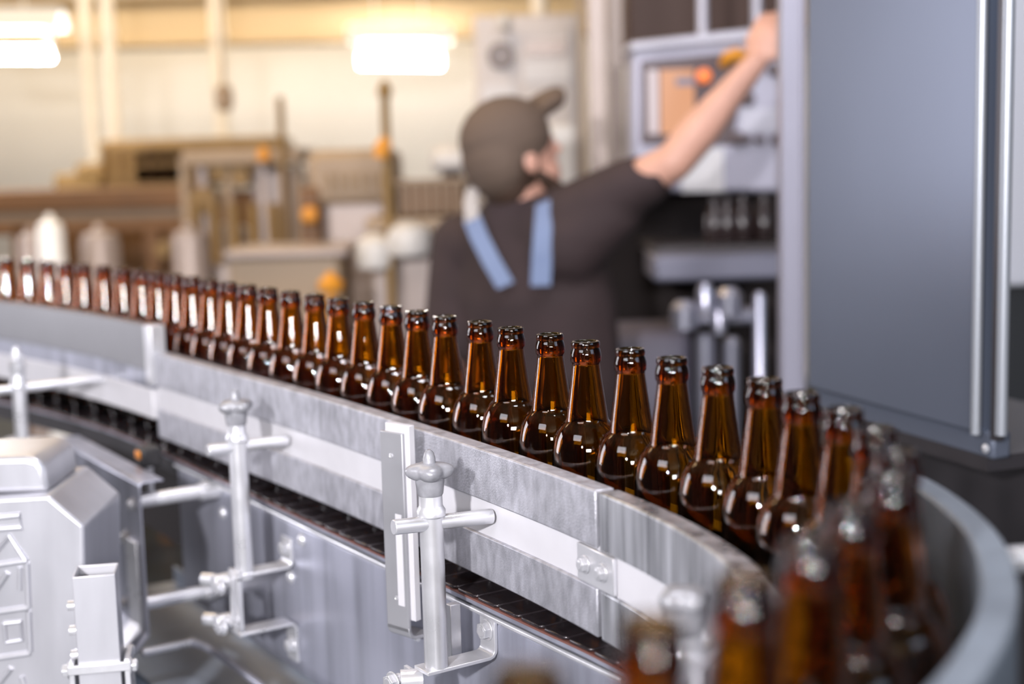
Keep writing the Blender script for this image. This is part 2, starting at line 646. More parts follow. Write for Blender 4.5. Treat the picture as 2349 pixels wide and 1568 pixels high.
def post(label, base, top_z, bot_z, rod_z, rod_a, rod_b, r=.0115, knob=.0245, rot=.3, stud=True, grip=None):
    """base: plan position; rod from rod_a to rod_b (3D)"""
    x, y = base.x, base.y
    t = thing('clamp_post', V((x, y, bot_z)), label, 'clamp post', 'knobbed clamp posts along the guide rail')
    mb = MB()
    mb.lathe([(r, bot_z), (r, rod_z + .010)], (x, y, 0), n=36)
    obj('post_tube', mb, BRIGHT, t, bevel=.0005)
    gm_ = grip or CAST
    mb = MB()
    mb.lathe([(r * 1.02, rod_z + .006), (r * 1.22, rod_z + .008), (r * 1.22, rod_z + .013), (r * 1.05, rod_z + .016), (r * 1.0, rod_z + .018), (r * .98, rod_z + .030)], (x, y, 0), n=36)
    obj('collar', mb, BRIGHT, t)
    mb = MB()
    mb.lathe([(r * .98, rod_z + .027), (r * 1.08, rod_z + .029), (r * 1.20, rod_z + .040), (r * 1.22, rod_z + .045)], (x, y, 0), n=36)
    kn = obj('knob_stem', mb, gm_, t)
    obj('knob', knob_mesh(V((x, y, rod_z + .041)), knob, rot), gm_, t, sub=1, smooth=60)
    if stud:
        mb = MB()
        mb.lathe([(.0062, 0), (.0060, .006), (.0045, .011), (.002, .0135)], (x, y, rod_z + .0575), n=20)
        obj('knob_cap', mb, gm_, t)
    mb = MB()
    mb.cyl(rod_a, rod_b, .0074 * r / .0115, n=28)
    obj('cross_rod', mb, BRIGHT, t, bevel=.0008)
    return t


# main post
pm = L(-.004, .048, 0)
p1 = post('sharp bright clamp post with a grey star knob in the middle foreground', pm, 0, CH - .060, CH + .082,
          L(.004, -.015, .080), L(-.006, .088, .084), rot=.15)
mb = MB()
PB = -.0155


def foot(parent, s, o, z, up, w=.027, sw=0.0):
    """flat bar from under the post to the side plate, its end turned up or down and bolted"""
    mb = MB()
    k = 1 if up > 0 else -1
    d = (L(s + sw, PB + .002, z) - L(s, o, z)).normalized()
    wd = V((-d.y, d.x, 0)).normalized()
    b = L(s + sw, PB + .002, z)
    mb.bent([L(s, o, z), b - d * .007, b - d * .003 + V((0, 0, .0015 * k)), b - d * .0005 + V((0, 0, .005 * k)), b + V((0, 0, .009 * k)), b + V((0, 0, up))], w, .0036, wd)
    obj('foot_bracket', mb, BRIGHT, parent, bevel=.0006)
    hexbolt(parent, b - d * .0018 + V((0, 0, up * .62)), -d, .0088, .0062)


foot(p1, -.006, .064, -.0615, .040)
mb = MB()
q0 = L(-.030, .074, -.076)
mb.cyl(q0, q0 - N3 * .020 + U3 * .010, .0105, n=24)
mb.cyl(q0 + N3 * .008, q0, .0075, n=24)
obj('clamp_barrel', mb, BRIGHT, p1, bevel=.0008)
hexbolt(p1, q0 + N3 * .008 + U3 * .0, N3 + V((0, -.2, 0)), .0085, .006)
mb = MB()
mb.bent([L(-.034, .060, -.068), L(-.034, .060, -.20)], .022, .004, U3)
obj('slotted_bar', mb, BRIGHT, p1, bevel=.0006)
mb = MB()
mb.box(L(-.034, .010, -.04), (.010, .012, .055), U3)
obj('back_bar', mb, BRIGHT, p1, bevel=.0008)

# second post
pm2 = L(-.488, .0455, 0)
p2 = post('blurred clamp post with star knob and slotted lower bracket, left of the upright bar', pm2, 0, CH - .090, CH + .078,
          L(-.488, -.021, .077), L(-.488, .085, .078), rot=.8)


def zed2(parent, P0, P1, drop, w=.028, name='angle_bracket'):
    mb = MB()
    d = (P1 - P0).normalized()
    wd = V((-d.y, d.x, 0)).normalized()
    k = .006 * (1 if drop > 0 else -1)
    mb.bent([P0, P1, P1 + d * .003 + V((0, 0, k * .4)), P1 + d * .0045 + V((0, 0, k)), P1 + d * .0045 + V((0, 0, drop))], w, .0035, wd)
    return obj(name, mb, BRIGHT, parent, bevel=.0006)


foot(p2, -.488, .062, -.083, .036, .030)
foot(p2, -.484, .062, -.156, -.052, .030)
mb = MB()
for sx in (-.0095, .0095):
    mb.box(L(-.488 + sx, .058, -.118), (.010, .006, .080), U3)
mb.box(L(-.488, .058, -.083), (.029, .006, .012), U3)
mb.box(L(-.488, .058, -.155), (.029, .006, .010), U3)
obj('slotted_plate', mb, BRIGHT, p2, bevel=.0006)
for z in (-.094, -.146):
    mb = MB()
    c = L(-.505, .061, z)
    mb.cyl(c, c + N3 * .020 , .0105, n=24)
    mb.cyl(c + N3 * .012 - U3 * .012, c + N3 * .024 - U3 * .026, .0085, n=20)
    obj('clamp_barrel', mb, BRIGHT, p2, bevel=.0008)
    hexbolt(p2, L(-.492, .0625, z - .003) + N3 * .014, N3 + U3 * .3, .0078, .006)

# third post, far left
pm3 = L(-1.14, .145, 0)
p3 = post('pale blurred clamp post at the left edge with a long cross rod', pm3, 0, CH - .01, CH + .076,
          L(-1.14, .002, .080), L(-1.14, .20, .080), r=.0105, knob=.012, rot=.1, grip=BRIGHT)
zed2(p3, L(-1.20, .150, -.008), L(-1.09, .075, -.008), -.06)
# fourth post, close to the bend
pm4 = L(.43, .100, 0)
p4 = post('blurred silvery clamp post standing among the nearest bottles at the bend', pm4, 0, CH - .10, CH + .078,
          L(.40, .045, .076), L(.445, .128, .078), r=.0125, knob=.020, rot=.5, stud=False)
zed2(p4, L(.40, .105, -.03), L(.46, .06, -.03), -.05)
mb = MB()
mb.box(L(.452, .088, .02), (.018, .004, .085), U3)
obj('side_bar', mb, BRIGHT, p4, bevel=.001)

# ---- upright bar bracket on the rail
ub = thing('upright_bracket', L(-.15, 0, -.06), 'upright grey flat bar with white backing strip clamped across the guide rail', 'rail bracket')
ad = V((.73, -.68, 0)).normalized()
an = V((ad.y, -ad.x, 0))
R0 = L(-.116, .0065, 0)
mb = MB()
cz = (.149 - .064) / 2
mb.box(R0 - ad * .019 + an * .0075 + V((0, 0, (.147 - .066) / 2)), (.034, .004, .213), ad, an)
bar = obj('flat_bar', mb, mat('grey lacquered bar', (.38, .38, .41), .35, .35, mottle=.12, mscale=12, rvar=.08), ub, bevel=.0012)
mb = MB()
mb.box(R0 - ad * .0135 + an * .0015 + V((0, 0, (.155 - .052) / 2)), (.036, .0080, .207), ad, an)
obj('backing_strip', mb, WHITE, ub, bevel=.0006)
mb = MB()
mb.box(R0 - ad * .0115 + an * .0098 + V((0, 0, .012)), (.0095, .0006, .098), ad, an)
obj('white_label', mb, WHITE, ub)
mb = MB()
q = R0 - ad * .019 + an * .0075 + V((0, 0, -.064))
mb.bent([q + V((0, 0, .004)), q, q - an * .0025 + V((0, 0, -.0055)), q - an * .008 + V((0, 0, -.0085)), q - an * .028 + ad * .004 + V((0, 0, -.0085))], .034, .004, ad)
obj('hook', mb, bar.data.materials[0], ub, bevel=.0008)
for z in (.122, -.03):
    mb = MB()
    mb.lathe([(.0027, 0), (.0027, .0008), (.0018, .0012), (.0012, .0006)], R0 - ad * .019 + an * .0095 + V((0, 0, z)), an, 16)
    obj('rivet', mb, BRIGHT, ub)

# ---- left guard with raised marks
gY = 1.62
gm = mat('brushed cover steel', (.62, .62, .67), .34, .6, mottle=.12, mscale=20, rvar=.08, mstretch=(1, 1, .2))
gc = thing('embossed_guard', at(60, 1500, gY), 'pale steel guard with raised marks at the lower left corner', 'machine guard')


def pq(px, py, Y=gY):
    return at(px, py, Y)


dv = V((.0, .16, 0))
mb = MB()
mb.prism([pq(-140, 1152), pq(110, 1136), pq(192, 1205), pq(200, 1720), pq(-140, 1740)], dv)
obj('front_cover', mb, gm, gc, bevel=.004, seg=3)
mb = MB()
mb.prism([pq(-140, 1138, gY + .02), pq(-140, 1052, gY + .02), pq(60, 1045, gY + .02), pq(88, 1052, gY + .02), pq(102, 1072, gY + .02), pq(112, 1130, gY + .02)], V((0, .12, 0)))
obj('top_hump', mb, gm, gc, bevel=.008, seg=4)


def ridge(*pts, r=.0036):
    mb = MB()
    mb.tube([pq(x, y) - V((0, .0005, 0)) for x, y in pts], r, 10)
    obj('raised_mark', mb, gm, gc)


ridge((-30, 1188), (46, 1180), (50, 1208), (-30, 1214))
ridge((-30, 1290), (22, 1228), (60, 1284))
ridge((-30, 1298), (62, 1284))
ridge((-20, 1368), (18, 1312))
ridge((46, 1300), (46, 1352), r=.0028)
ridge((62, 1290), (66, 1392))
ridge((-30, 1406), (66, 1392))
ridge((10, 1428), (48, 1424), (52, 1466), (14, 1472), (10, 1428), r=.0028)
ridge((66, 1400), (70, 1492))
ridge((-30, 1512), (70, 1496))
ridge((-20, 1590), (26, 1530))
ridge((50, 1550), (66, 1600))

# ---- open square tube post with clamp
st = thing('square_tube_post', at(210, 1560, 1.5), 'open topped square steel tube post in front of the pale guard', 'tube post')
tx = V((.985, .17, 0)).normalized()
ty = V((-tx.y, tx.x, 0))
c0 = at(214, 1318, 1.5)
c0.z = at(214, 1320, 1.5).z
mb = MB()
hw, th = .0225, .002
tb = at(214, 1760, 1.5).z
for sx, sy in ((0, -1), (0, 1), (-1, 0), (1, 0)):
    if sx == 0:
        mb.box(V((c0.x, c0.y, (c0.z + tb) / 2)) + ty * (sy * (hw - th / 2)) + ty * hw, (2 * hw, th, c0.z - tb), tx, ty)
    else:
        mb.box(V((c0.x, c0.y, (c0.z + tb) / 2)) + tx * (sx * (hw - th / 2)) + ty * hw, (th, 2 * hw - 2 * th, c0.z - tb), tx, ty)
obj('square_tube', mb, gm, st, bevel=.0008)
mb = MB()
kz = at(214, 1530, 1.5).z
for sy in (-1, 1):
    mb.box(V((c0.x, c0.y, kz)) + ty * (hw + sy * (hw + .003)), (2 * hw + .022, .005, .010), tx, ty)
for sx in (-1, 1):
    mb.box(V((c0.x, c0.y, kz - .03)) + tx * (sx * (hw + .007)) + ty * hw, (.006, .05, .075), tx, ty)
obj('clamp', mb, BRIGHT, st, bevel=.0008)
for sx in (-1, 1):
    hexbolt(st, V((c0.x, c0.y, kz - .002)) + tx * (sx * (hw + .010)) + ty * .004, tx * sx, .0075, .006)
for k in range(3):
    mb = MB()
    mb.cyl(V((c0.x, c0.y, c0.z - .035 - .028 * k)) - tx * hw + ty * .012, V((c0.x, c0.y, c0.z - .035 - .028 * k)) - tx * (hw + .008) + ty * .012, .0055, n=16)
    obj('side_stud', mb, BRIGHT, st)

# small sensor with an amber lamp near the chain
s, z = sz(333, 1040, .05)
sn = thing('sensor', L(s, .05, z - .03), 'small dark sensor with an orange face beside the chain', 'sensor')
mb = MB()
mb.box(L(s, .045, z - .004), (.030, .030, .028), U3)
mb.cyl(L(s - .03, .045, z), L(s - .015, .045, z), .008, n=16)
obj('sensor_body', mb, BLACK, sn, bevel=.003)
mb = MB()
mb.box(L(s + .002, .0615, z), (.017, .004, .012), U3)
obj('sensor_face', mb, mat('orange lens', (.75, .25, .01), .35), sn, bevel=.002)
mb = MB()
mb.cyl(L(s, .045, z - .018), L(s, .045, z - .06), .005, n=12)
obj('sensor_stem', mb, BRIGHT, sn)

# ================================================================== BOTTLES
prof_o = [(.0005, .004), (.020, .0035), (.0265, .0005), (.029, .0), (.0318, .002), (.0332, .007), (.0335, .013), (.0335, .138), (.0334, .146), (.0330, .152), (.0320, .158), (.0303, .165), (.0278, .1715), (.0245, .1768), (.0222, .1787), (.0207, .1802), (.0199, .1816), (.0195, .1832), (.0192, .1855),
          (.0172, .200), (.0152, .214), (.0136, .226), (.0128, .2325), (.0127, .2345), (.0134, .2352), (.0141, .2365), (.0144, .240), (.0142, .2435), (.0134, .2468), (.0127, .2482), (.0126, .2492), (.0131, .2500), (.0133, .2518), (.0131, .2536), (.0124, .2548), (.0112, .2550)]
prof_i = [(.0098, .2545), (.0090, .2525), (.0088, .246), (.0090, .236), (.0103, .226), (.0122, .212), (.0143, .197), (.0163, .183), (.0172, .1790), (.0200, .1762), (.0232, .1725), (.0262, .1668), (.0285, .1605), (.0298, .1535), (.0304, .146), (.0305, .138), (.0305, .016), (.0290, .010), (.024, .0075), (.0005, .009)]
bmsh = MB()
bmsh.lathe(prof_o + prof_i, (0, 0, 0), n=72)
ordn = ['first', 'second', 'third', 'fourth', 'fifth', 'sixth', 'seventh', 'eighth', 'ninth', 'tenth', 'eleventh', 'twelfth', 'thirteenth', 'fourteenth', 'fifteenth', 'sixteenth', 'seventeenth', 'eighteenth', 'nineteenth', 'twentieth']
NB = len(BX)


def blabel(i):
    if i == 23:
        return 'amber bottle in sharpest focus, standing above the grey star knob'
    if i < 14:
        return 'amber bottle with white neck reflection, %s from the left end of the row' % ordn[i]
    if i < 23:
        return 'amber bottle in the long row, %s to the left of the sharpest one' % ordn[22 - i]
    if i < 33:
        return 'amber bottle of the row, %s to the right of the sharpest one' % ordn[i - 24]
    if i < 37:
        return 'dark blurred amber bottle turning the bend, %s after the rightmost one' % ordn[i - 33]
    return {37: 'very blurred near bottle just right of the fourth clamp post', 38: 'very blurred near bottle just left of the fourth clamp post', 39: 'very blurred nearest bottle at the bottom edge'}[i]


b0 = obj('beer_bottle', bmsh, AMBER, None, smooth=50, loc=(0, 0, 0))
for i, (x, y) in enumerate(BX):
    o = b0 if i == 0 else b0.copy()
    if i:
        COL.objects.link(o)
    o.location = (x, y, CH + .0002)
    o.rotation_euler = (0, 0, random.random() * 6.28)
    tagit(o, blabel(i), 'bottle', 'amber bottles on the conveyor')

# ================================================================== ROOM
def struct(name, mb, m, bevel=0):
    return obj(name, mb, m, None, kind='structure', bevel=bevel)


WALL = mat('cream wall', (.76, .73, .68), .8, mottle=.05, mscale=1.5)
WALLR = mat('pale grey wall', (.70, .71, .76), .8)
FLOOR = mat('dark wet floor', (.04, .055, .07), .3, mottle=.3, mscale=2)
CEIL = mat('ochre ceiling', (.30, .22, .12), .8)
struct('floor', MB().box((0, 2, -.05), (12, 16, .1)), FLOOR)
struct('ceiling', MB().box((0, 2, 4.05), (12, 16, .1)), CEIL)
struct('wall_back', MB().box((0, 9.55, 2), (12, .1, 4)), WALL)
struct('wall_left', MB().box((-6.05, 2, 2), (.1, 15, 4)), mat('dark side wall', (.07, .07, .08), .8))
struct('wall_right', MB().box((6.05, 2, 2), (.1, 15, 4)), MATS['dark side wall'])
struct('wall_front', MB().box((0, -6.05, 2), (12, .1, 4)), MATS['dark side wall'])


def fx(px0, py0, px1, py1, Y, dep):
    """centre and size of a box whose front face the photo shows between two corners"""
    a, b = at(px0, py0, Y), at(px1, py1, Y)
    return V(((a.x + b.x) / 2, Y + dep / 2, (a.z + b.z) / 2)), (abs(b.x - a.x), dep, abs(a.z - b.z))


def slab(px0, py0, px1, py1, Y, dep, mb=None):
    c, s = fx(px0, py0, px1, py1, Y, dep)
    return (mb or MB()).box(c, s)


def legs(parent, px0, px1, py, Y, dep, m, r=.03, name='leg'):
    a, b = at(px0, py, Y), at(px1, py, Y)
    for x in (a.x + r, b.x - r):
        for y in (Y + r, Y + dep - r):
            mb = MB()
            mb.box((x, y, a.z / 2), (2 * r, 2 * r, a.z))
            mb.cyl((x, y, 0), (x, y, .02), r * 1.6, n=16)
            obj(name, mb, m, parent, bevel=.003)


# trims: beams and pillars of the room
BEAM = mat('ochre painted beam', (.44, .33, .19), .6)
PIL = mat('cream pillar', (.72, .64, .52), .7)
mb = MB()
c, s = fx(-400, 14, 1085, 82, 8.3, .2)
mb.box((-1.6, 8.4, c.z), (8, .2, s[2]))
mb.box((-1.6, 8.4, c.z + s[2] / 2), (8, .3, .02))
mb.box((-1.6, 8.4, c.z - s[2] / 2), (8, .3, .02))
struct('trim_1', mb, BEAM)
mb = MB()
c2 = at(600, -60, 7.6)
mb.box((-1.6, 7.7, c2.z), (8, .2, .12))
struct('trim_2', mb, PIL)
for k, (px, w, Y) in enumerate(((205, 26, 7.4), (256, 30, 7.2), (506, 34, 7.5))):
    p = at(px, 200, Y)
    wd = w * Y / FPX
    mb = MB()
    mb.cyl((p.x, Y, 0), (p.x, Y, 4), wd / 2, n=20)
    mb.cyl((p.x, Y, 0), (p.x, Y, .03), wd, n=20)
    t = obj('service_pipe', mb, PIL, None, loc=(p.x, Y, 0), cat='pipe',
            label=('thin cream floor to ceiling pipe, leftmost of the pair', 'cream floor to ceiling pipe, right one of the pair at the left', 'single cream pipe rising behind the machines')[k], group='service pipes')
    for z in (1.2, 2.2, 3.2):
        mb = MB()
        mb.cyl((p.x, Y, z), (p.x, Y, z + .03), wd * .6, n=20)
        obj('pipe_clamp', mb, PIL, t)

# fluorescent lamps
TUBE = mat('lit fluorescent tube', (1, 1, 1), .5, emit=(1.0, .97, .90), estr=60)
HOUS = mat('white lamp housing', (.85, .83, .78), .5)
for k, (x0, x1, y, Y) in enumerate(((-160, 118, 124, 6.2), (826, 1012, 138, 8.0))):
    a, b = at(x0, y, Y), at(x1, y + (2 if k else 0), Y)
    lt = thing('ceiling_lamp', V(((a.x + b.x) / 2, Y, a.z)), ('lit white tube lamp cut by the left edge', 'lit white tube lamp with the strongest glow, above the cap')[k], 'lamp', 'lit tube lamps in the back')
    mb = MB()
    mb.cyl(a, b, .028 * Y / 6.2, n=20)
    obj('tube', mb, TUBE, lt)
    mb = MB()
    h0, h1 = a + V((-.06, 0, .13)), b + V((.06, 0, .13))
    mb.prism([h0 + V((0, -.09, -.03)), h0 + V((0, -.04, .06)), h0 + V((0, .04, .06)), h0 + V((0, .09, -.03)), h0 + V((0, .085, -.03)), h0 + V((0, .035, .05)), h0 + V((0, -.035, .05)), h0 + V((0, -.085, -.03))], h1 - h0)
    obj('reflector', mb, HOUS, lt)
    for q in (a, b):
        mb = MB()
        mb.cyl(q + V((0, 0, -.01)), q + V((0, 0, .14)), .016, n=14)
        obj('lamp_holder', mb, HOUS, lt)
    for q in (.2, .8):
        mb = MB()
        p = a.lerp(b, q) + V((0, 0, .15))
        mb.cyl(p, V((p.x, p.y, 4.0)), .004, n=8)
        obj('suspension_wire', mb, HOUS, lt)

# ---- machines in the left background
TAN = mat('tan machine haze tint', (.33, .235, .15), .5, mottle=.15, mscale=3)  # warm light-leak haze is put into this and the next two colours
BRN = mat('brown machine haze tint', (.17, .075, .02), .55, mottle=.25, mscale=3)
OCH = mat('dark ochre machine haze tint', (.25, .145, .04), .55, mottle=.25, mscale=3)
LIL = mat('pale lilac grey steel', (.38, .31, .28), .4, .2, mottle=.12, mscale=4)
PALE = mat('pale cover', (.56, .53, .50), .4)
ORG_M = mat('orange plastic', (.62, .25, .015), .5)

t = thing('conveyor_deck', V((-2.0, 6.0, 0)), 'long dark brown conveyor deck crossing the left background', 'conveyor')
obj('deck', slab(-260, 448, 425, 476, 5.8, .5), BRN, t, bevel=.01)
obj('side_skirt', slab(-260, 478, 425, 520, 5.85, .03), TAN, t)
obj('lower_rail', slab(-260, 516, 425, 530, 5.8, .05), BRN, t, bevel=.01)
legs(t, -240, 60, 530, 5.8, .5, BRN)
legs(t, 330, 420, 530, 5.8, .5, BRN)

t = thing('crate_stack', V((-1.6, 6.6, 0)), 'brown heap of stacked crates standing behind the long conveyor deck', 'crate stack')
mb = MB()
for (a, b, c, d) in ((225, 322, 640, 372), (235, 374, 430, 448), (300, 340, 620, 420), (120, 400, 232, 448), (170, 375, 240, 420)):
    slab(a, b, c, d, 6.6, .5, mb)
obj('crate', mb, OCH, t, bevel=.02)
mb = MB()
for i in range(11):
    x = 240 + i * 34
    slab(x, 332 + (i % 3) * 5, x + 5, 445, 6.57, .03, mb)
obj('crate_ribs', mb, BRN, t)
c, s = fx(120, 448, 640, 560, 6.6, .5)
mb = MB().box((c.x, c.y, at(300, 448, 6.6).z / 2), (s[0], .5, at(300, 448, 6.6).z))
obj('pallet_base', mb, BRN, t, bevel=.01)

t = thing('filling_machine', V((-.9, 5.2, 0)), 'tan framed bottling machine with upright posts in the left background', 'bottling machine')
obj('top_beam', slab(415, 345, 690, 375, 5.2, .5), TAN, t, bevel=.01)
for k, px in enumerate((420, 462, 520, 600, 680)):
    mb = MB()
    p = at(px, 360, 5.25)
    mb.box((p.x, 5.25, p.z / 2), (.03, .03, p.z))
    obj('upright', mb, LIL if k % 2 else TAN, t, bevel=.004)
mb = slab(575, 385, 690, 700, 5.3, .35)
obj('cabinet_body', mb, LIL, t, bevel=.02)
mb = slab(590, 400, 670, 600, 5.285, .01)
obj('cabinet_door', mb, LIL, t, bevel=.004)
mb = MB()
p = at(505, 600, 5.4)
mb.lathe([(.17, 0), (.19, .03), (.19, p.z - .02), (.165, p.z + .07), (.08, p.z + .13), (.03, p.z + .14)], (p.x, 5.5, 0), n=32)
obj('tank', mb, LIL, t)
for px, py, r in ((503, 392, .03), (550, 405, .035), (465, 460, .05), (372, 572, .03)):
    mb = MB()
    q = at(px, py, 5.22)
    mb.cyl(q, q + V((0, .1, 0)), r, n=20)
    obj('dark_port', mb, OCH, t)
mb = MB()
for i in range(5):
    q = at(440 + i * 45, 480, 5.15)
    mb.cyl((q.x, 5.2, q.z - .2), (q.x, 5.2, q.z + .02), .02, n=12)
obj('nozzle_row', mb, OCH, t)
q = at(604, 348, 5.15)
mb = MB()
mb.lathe([(.022, 0), (.022, .03), (.012, .045), (.002, .05)], (q.x, 5.15, q.z - .03), n=16)
obj('signal_lamp', mb, ORG_M, t, label='orange signal lamp')

t = thing('labelling_machine', V((-.6, 4.9, 0)), 'tan machine block with dark slot and grey panels, left of the worker', 'bottling machine')
obj('upper_housing', slab(700, 345, 905, 470, 4.68, .42), TAN, t, bevel=.03)
obj('lower_housing', slab(735, 440, 905, 760, 4.7, .40), LIL, t, bevel=.03)
mb = MB()
slab(685, 430, 740, 640, 4.66, .1, mb)
obj('dark_slot', mb, BRN, t, bevel=.01)
q = at(712, 493, 4.64)
mb = MB()
mb.lathe([(.03, 0), (.03, .012), (.022, .03), (.01, .034)], q, V((0, -1, 0)), 20)
obj('orange_button', mb, ORG_M, t, label='round orange button')
mb = MB()
for i in range(6):
    slab(750 + i * 24, 395, 758 + i * 24, 440, 4.66, .03, mb)
obj('vent_bars', mb, OCH, t)
mb = MB()
q = at(760, 760, 4.9)
mb.box((q.x + .05, 4.9, q.z / 2), (.3, .3, q.z))
obj('plinth', mb, LIL, t)

t = thing('signal_mast', V((-.38, 4.22, 0)), 'slim dark mast with an orange handle, in front of the glowing lamp', 'signal mast')
q0, q1 = at(882, 420, 4.22), at(882, 205, 4.22)
mb = MB()
mb.cyl((q0.x, 4.22, 0), (q1.x, 4.22, q1.z), .014, n=16)
mb.lathe([(.02, -.02), (.022, 0), (.012, .02), (.001, .03)], (q1.x, 4.22, q1.z), n=16)
obj('mast', mb, OCH, t)
obj('orange_handle', MB().tube([at(872, 362, 4.19), at(878, 338, 4.19), at(888, 318, 4.19)], [.022, .026, .016], 14), ORG_M, t, label='orange handle')
t = thing('signal_mast', V((-1.0, 5.1, 0)), 'short brown mast, left of the mast with the orange handle', 'signal mast')
q0, q1 = at(642, 360, 5.1), at(642, 222, 5.1)
mb = MB()
mb.cyl((q0.x, 5.1, 0), (q1.x, 5.1, q1.z), .014, n=16)
obj('mast', mb, OCH, t)
mb = MB()
q = at(514, 225, 5.6)
mb.lathe([(.02, -.05), (.035, -.03), (.035, .03), (.02, .05)], q, n=16)
mb.cyl(q, (q.x, q.y, 4.0), .006, n=8)
obj('hanging_socket', mb, TAN, None, loc=q, label='small tan socket hanging in front of the single cream pipe', cat='socket')

# crate of bottles seen as a dark brown block with brown glints
t = thing('bottle_crate', at(980, 500, 4.3), 'low dark brown ribbed crate left of the worker', 'crate')
zz = at(980, 498, 4.3).z
a, b = at(905, 498, 4.3), at(1075, 498, 4.3)
mb = MB()
cxm, cw = (a.x + b.x) / 2, b.x - a.x
mb.box((cxm, 4.46, zz + .008), (cw, .28, .016))
for x in (a.x + .008, b.x - .008):
    mb.box((x, 4.46, zz + .058), (.016, .28, .115))
for y in (4.328, 4.592):
    mb.box((cxm, y, zz + .055), (cw, .016, .11))
obj('crate_body', mb, BRN, t, bevel=.004)
mb = MB()
for i in range(7):
    mb.box((a.x + .02 + i * (cw - .04) / 6, 4.316, zz + .055), (.010, .010, .10))
mb.box((cxm, 4.316, zz + .108), (cw, .014, .012))
obj('ribs', mb, TAN, t, bevel=.002)
t = thing('crate_table', V((-.25, 4.5, 0)), 'grey brown table with pale rounded covers left of the worker', 'table')
mb = MB()
mb.box(((a.x + b.x) / 2 - .02, 4.48, zz - .02), (b.x - a.x + .14, .36, .038))
obj('table_top', mb, TAN, t, bevel=.006)
for px, py, r in ((935, 545, .07), (860, 575, .06)):
    q = at(px, py, 4.24)
    mb = MB()
    mb.lathe([(r * .9, -.05), (r, 0), (r * .85, .03), (r * .3, .05), (.002, .052)], q, n=24)
    obj('round_cover', mb, PALE, t)
obj('table_panel', slab(850, 560, 1040, 800, 4.36, .26), LIL, t, bevel=.01)
mb = MB()
mb.box(((a.x + b.x) / 2 - .1, 4.5, zz / 2 - .03), (.2, .2, zz - .06))
obj('pedestal', mb, TAN, t)
# pale steam kettle, bright in the left middle
for k, (px, py, w, Y, m, lab) in enumerate(((105, 520, 62, 5.0, mat('white enamel', (.95, .94, .92), .25), 'small bright white canister behind the left end of the bottles'),
                                            (60, 548, 60, 5.2, LIL, 'dull lilac canister left of the bright white one'),
                                            (215, 545, 90, 5.3, LIL, 'wide lilac canister right of the bright white one'),
                                            (425, 540, 80, 5.0, LIL, 'lilac rounded canister behind the middle of the far bottles'))):
    q = at(px, py, Y)
    r = w / 2 * Y / FPX
    t = thing('canister', V((q.x, Y + r, 0)), lab, 'canister', 'canisters behind the bottles')
    mb = MB()
    mb.lathe([(r, 0), (r, q.z - .02), (r * .85, q.z + .01), (r * .3, q.z + .02)], (q.x, Y + r, 0), n=28)
    obj('body', mb, m, t)
    mb = MB()
    mb.lathe([(r * .32, q.z + .018), (r * .32, q.z + .035), (r * .1, q.z + .045)], (q.x, Y + r, 0), n=20)
    obj('lid', mb, m, t)
q = at(758, 640, 3.9)
mb = MB()
mb.lathe([(.035, 0), (.038, .02), (.02, .035), (.01, .05)], q - V((0, 0, .03)), n=20)
mb.cyl((q.x, q.y, 0), (q.x, q.y, q.z - .02), .012, n=10)
obj('orange_valve', mb, ORG_M, None, loc=(q.x, q.y, 0), label='orange valve cap behind the middle of the bottle row', cat='valve')
t = thing('machine_cabinet', V((-.5, 4.2, 0)), 'low grey brown cabinet right behind the middle of the bottle row', 'machine cabinet')
obj('cabinet_body', slab(520, 585, 790, 800, 4.2, .3), TAN, t, bevel=.02)
obj('cabinet_lid', slab(512, 575, 796, 590, 4.18, .34), LIL, t, bevel=.01)
mb = MB()
mb.box((at(660, 700, 4.4).x, 4.36, .45), (.3, .24, .9))
obj('cabinet_base', mb, TAN, t)

# ---- white electric cabinet behind the worker
t = thing('electric_cabinet', V((.05, 5.0, 0)), 'pale electric cabinet with round gauge and notices behind the cap', 'electric cabinet')
CABM = mat('pale cabinet paint', (.50, .45, .43), .45)
a, b = at(1085, 55, 5.0), at(1325, 30, 5.0)
mb = MB().box(((a.x + b.x) / 2, 5.2, b.z / 2), (b.x - a.x, .4, b.z))
obj('cabinet_body', mb, CABM, t, bevel=.01)
obj('cabinet_door', slab(1100, 70, 1185, 560, 4.985, .015), CABM, t, bevel=.004)
obj('cabinet_door', slab(1195, 60, 1318, 560, 4.985, .015), CABM, t, bevel=.004)
mb = MB()
q = at(1149, 128, 4.98)
mb.lathe([(.045, 0), (.045, .008), (.038, .012), (.036, .006), (.001, .006)], q, V((0, -1, 0)), 28)
obj('round_gauge', mb, mat('dark gauge', (.16, .12, .11), .4), t)
obj('notice', slab(1200, 140, 1310, 185, 4.978, .004), mat('notice paper', (.62, .60, .61), .6), t)
obj('notice', slab(1105, 195, 1180, 240, 4.978, .004), MATS['notice paper'], t)
obj('nameplate', slab(1205, 95, 1300, 125, 4.978, .004), LIL, t)
mb = MB()
q = at(1155, 50, 4.95)
mb.lathe([(.022, -.02), (.024, 0), (.018, .02), (.006, .028)], q, n=20)
obj('beacon', mb, PALE, t)
mb = MB()
q = at(1236, 10, 5.1)
mb.cyl((q.x, 5.1, 1.9), (q.x, 5.1, 4), .028, n=20)
obj('cable_conduit', mb, PIL, t)
obj('pale_box', slab(1262, 285, 1322, 450, 4.3, .15), PALE, None, loc=at(1290, 450, 4.3), label='pale upright box mounted beside the worker\'s face', cat='junction box', bevel=.01)
mb = MB()
p = at(1292, 450, 4.3)
mb.box((p.x, 4.38, p.z / 2), (.05, .05, p.z))
obj('box_stand', mb, LIL, bpy.data.objects['pale_box'])
t = thing('machine_cabinet', V((-.1, 4.6, 0)), 'pale machine hood left of the dark cap', 'machine cabinet')
obj('hood', slab(985, 335, 1080, 395, 4.6, .3), PALE, t, bevel=.03)
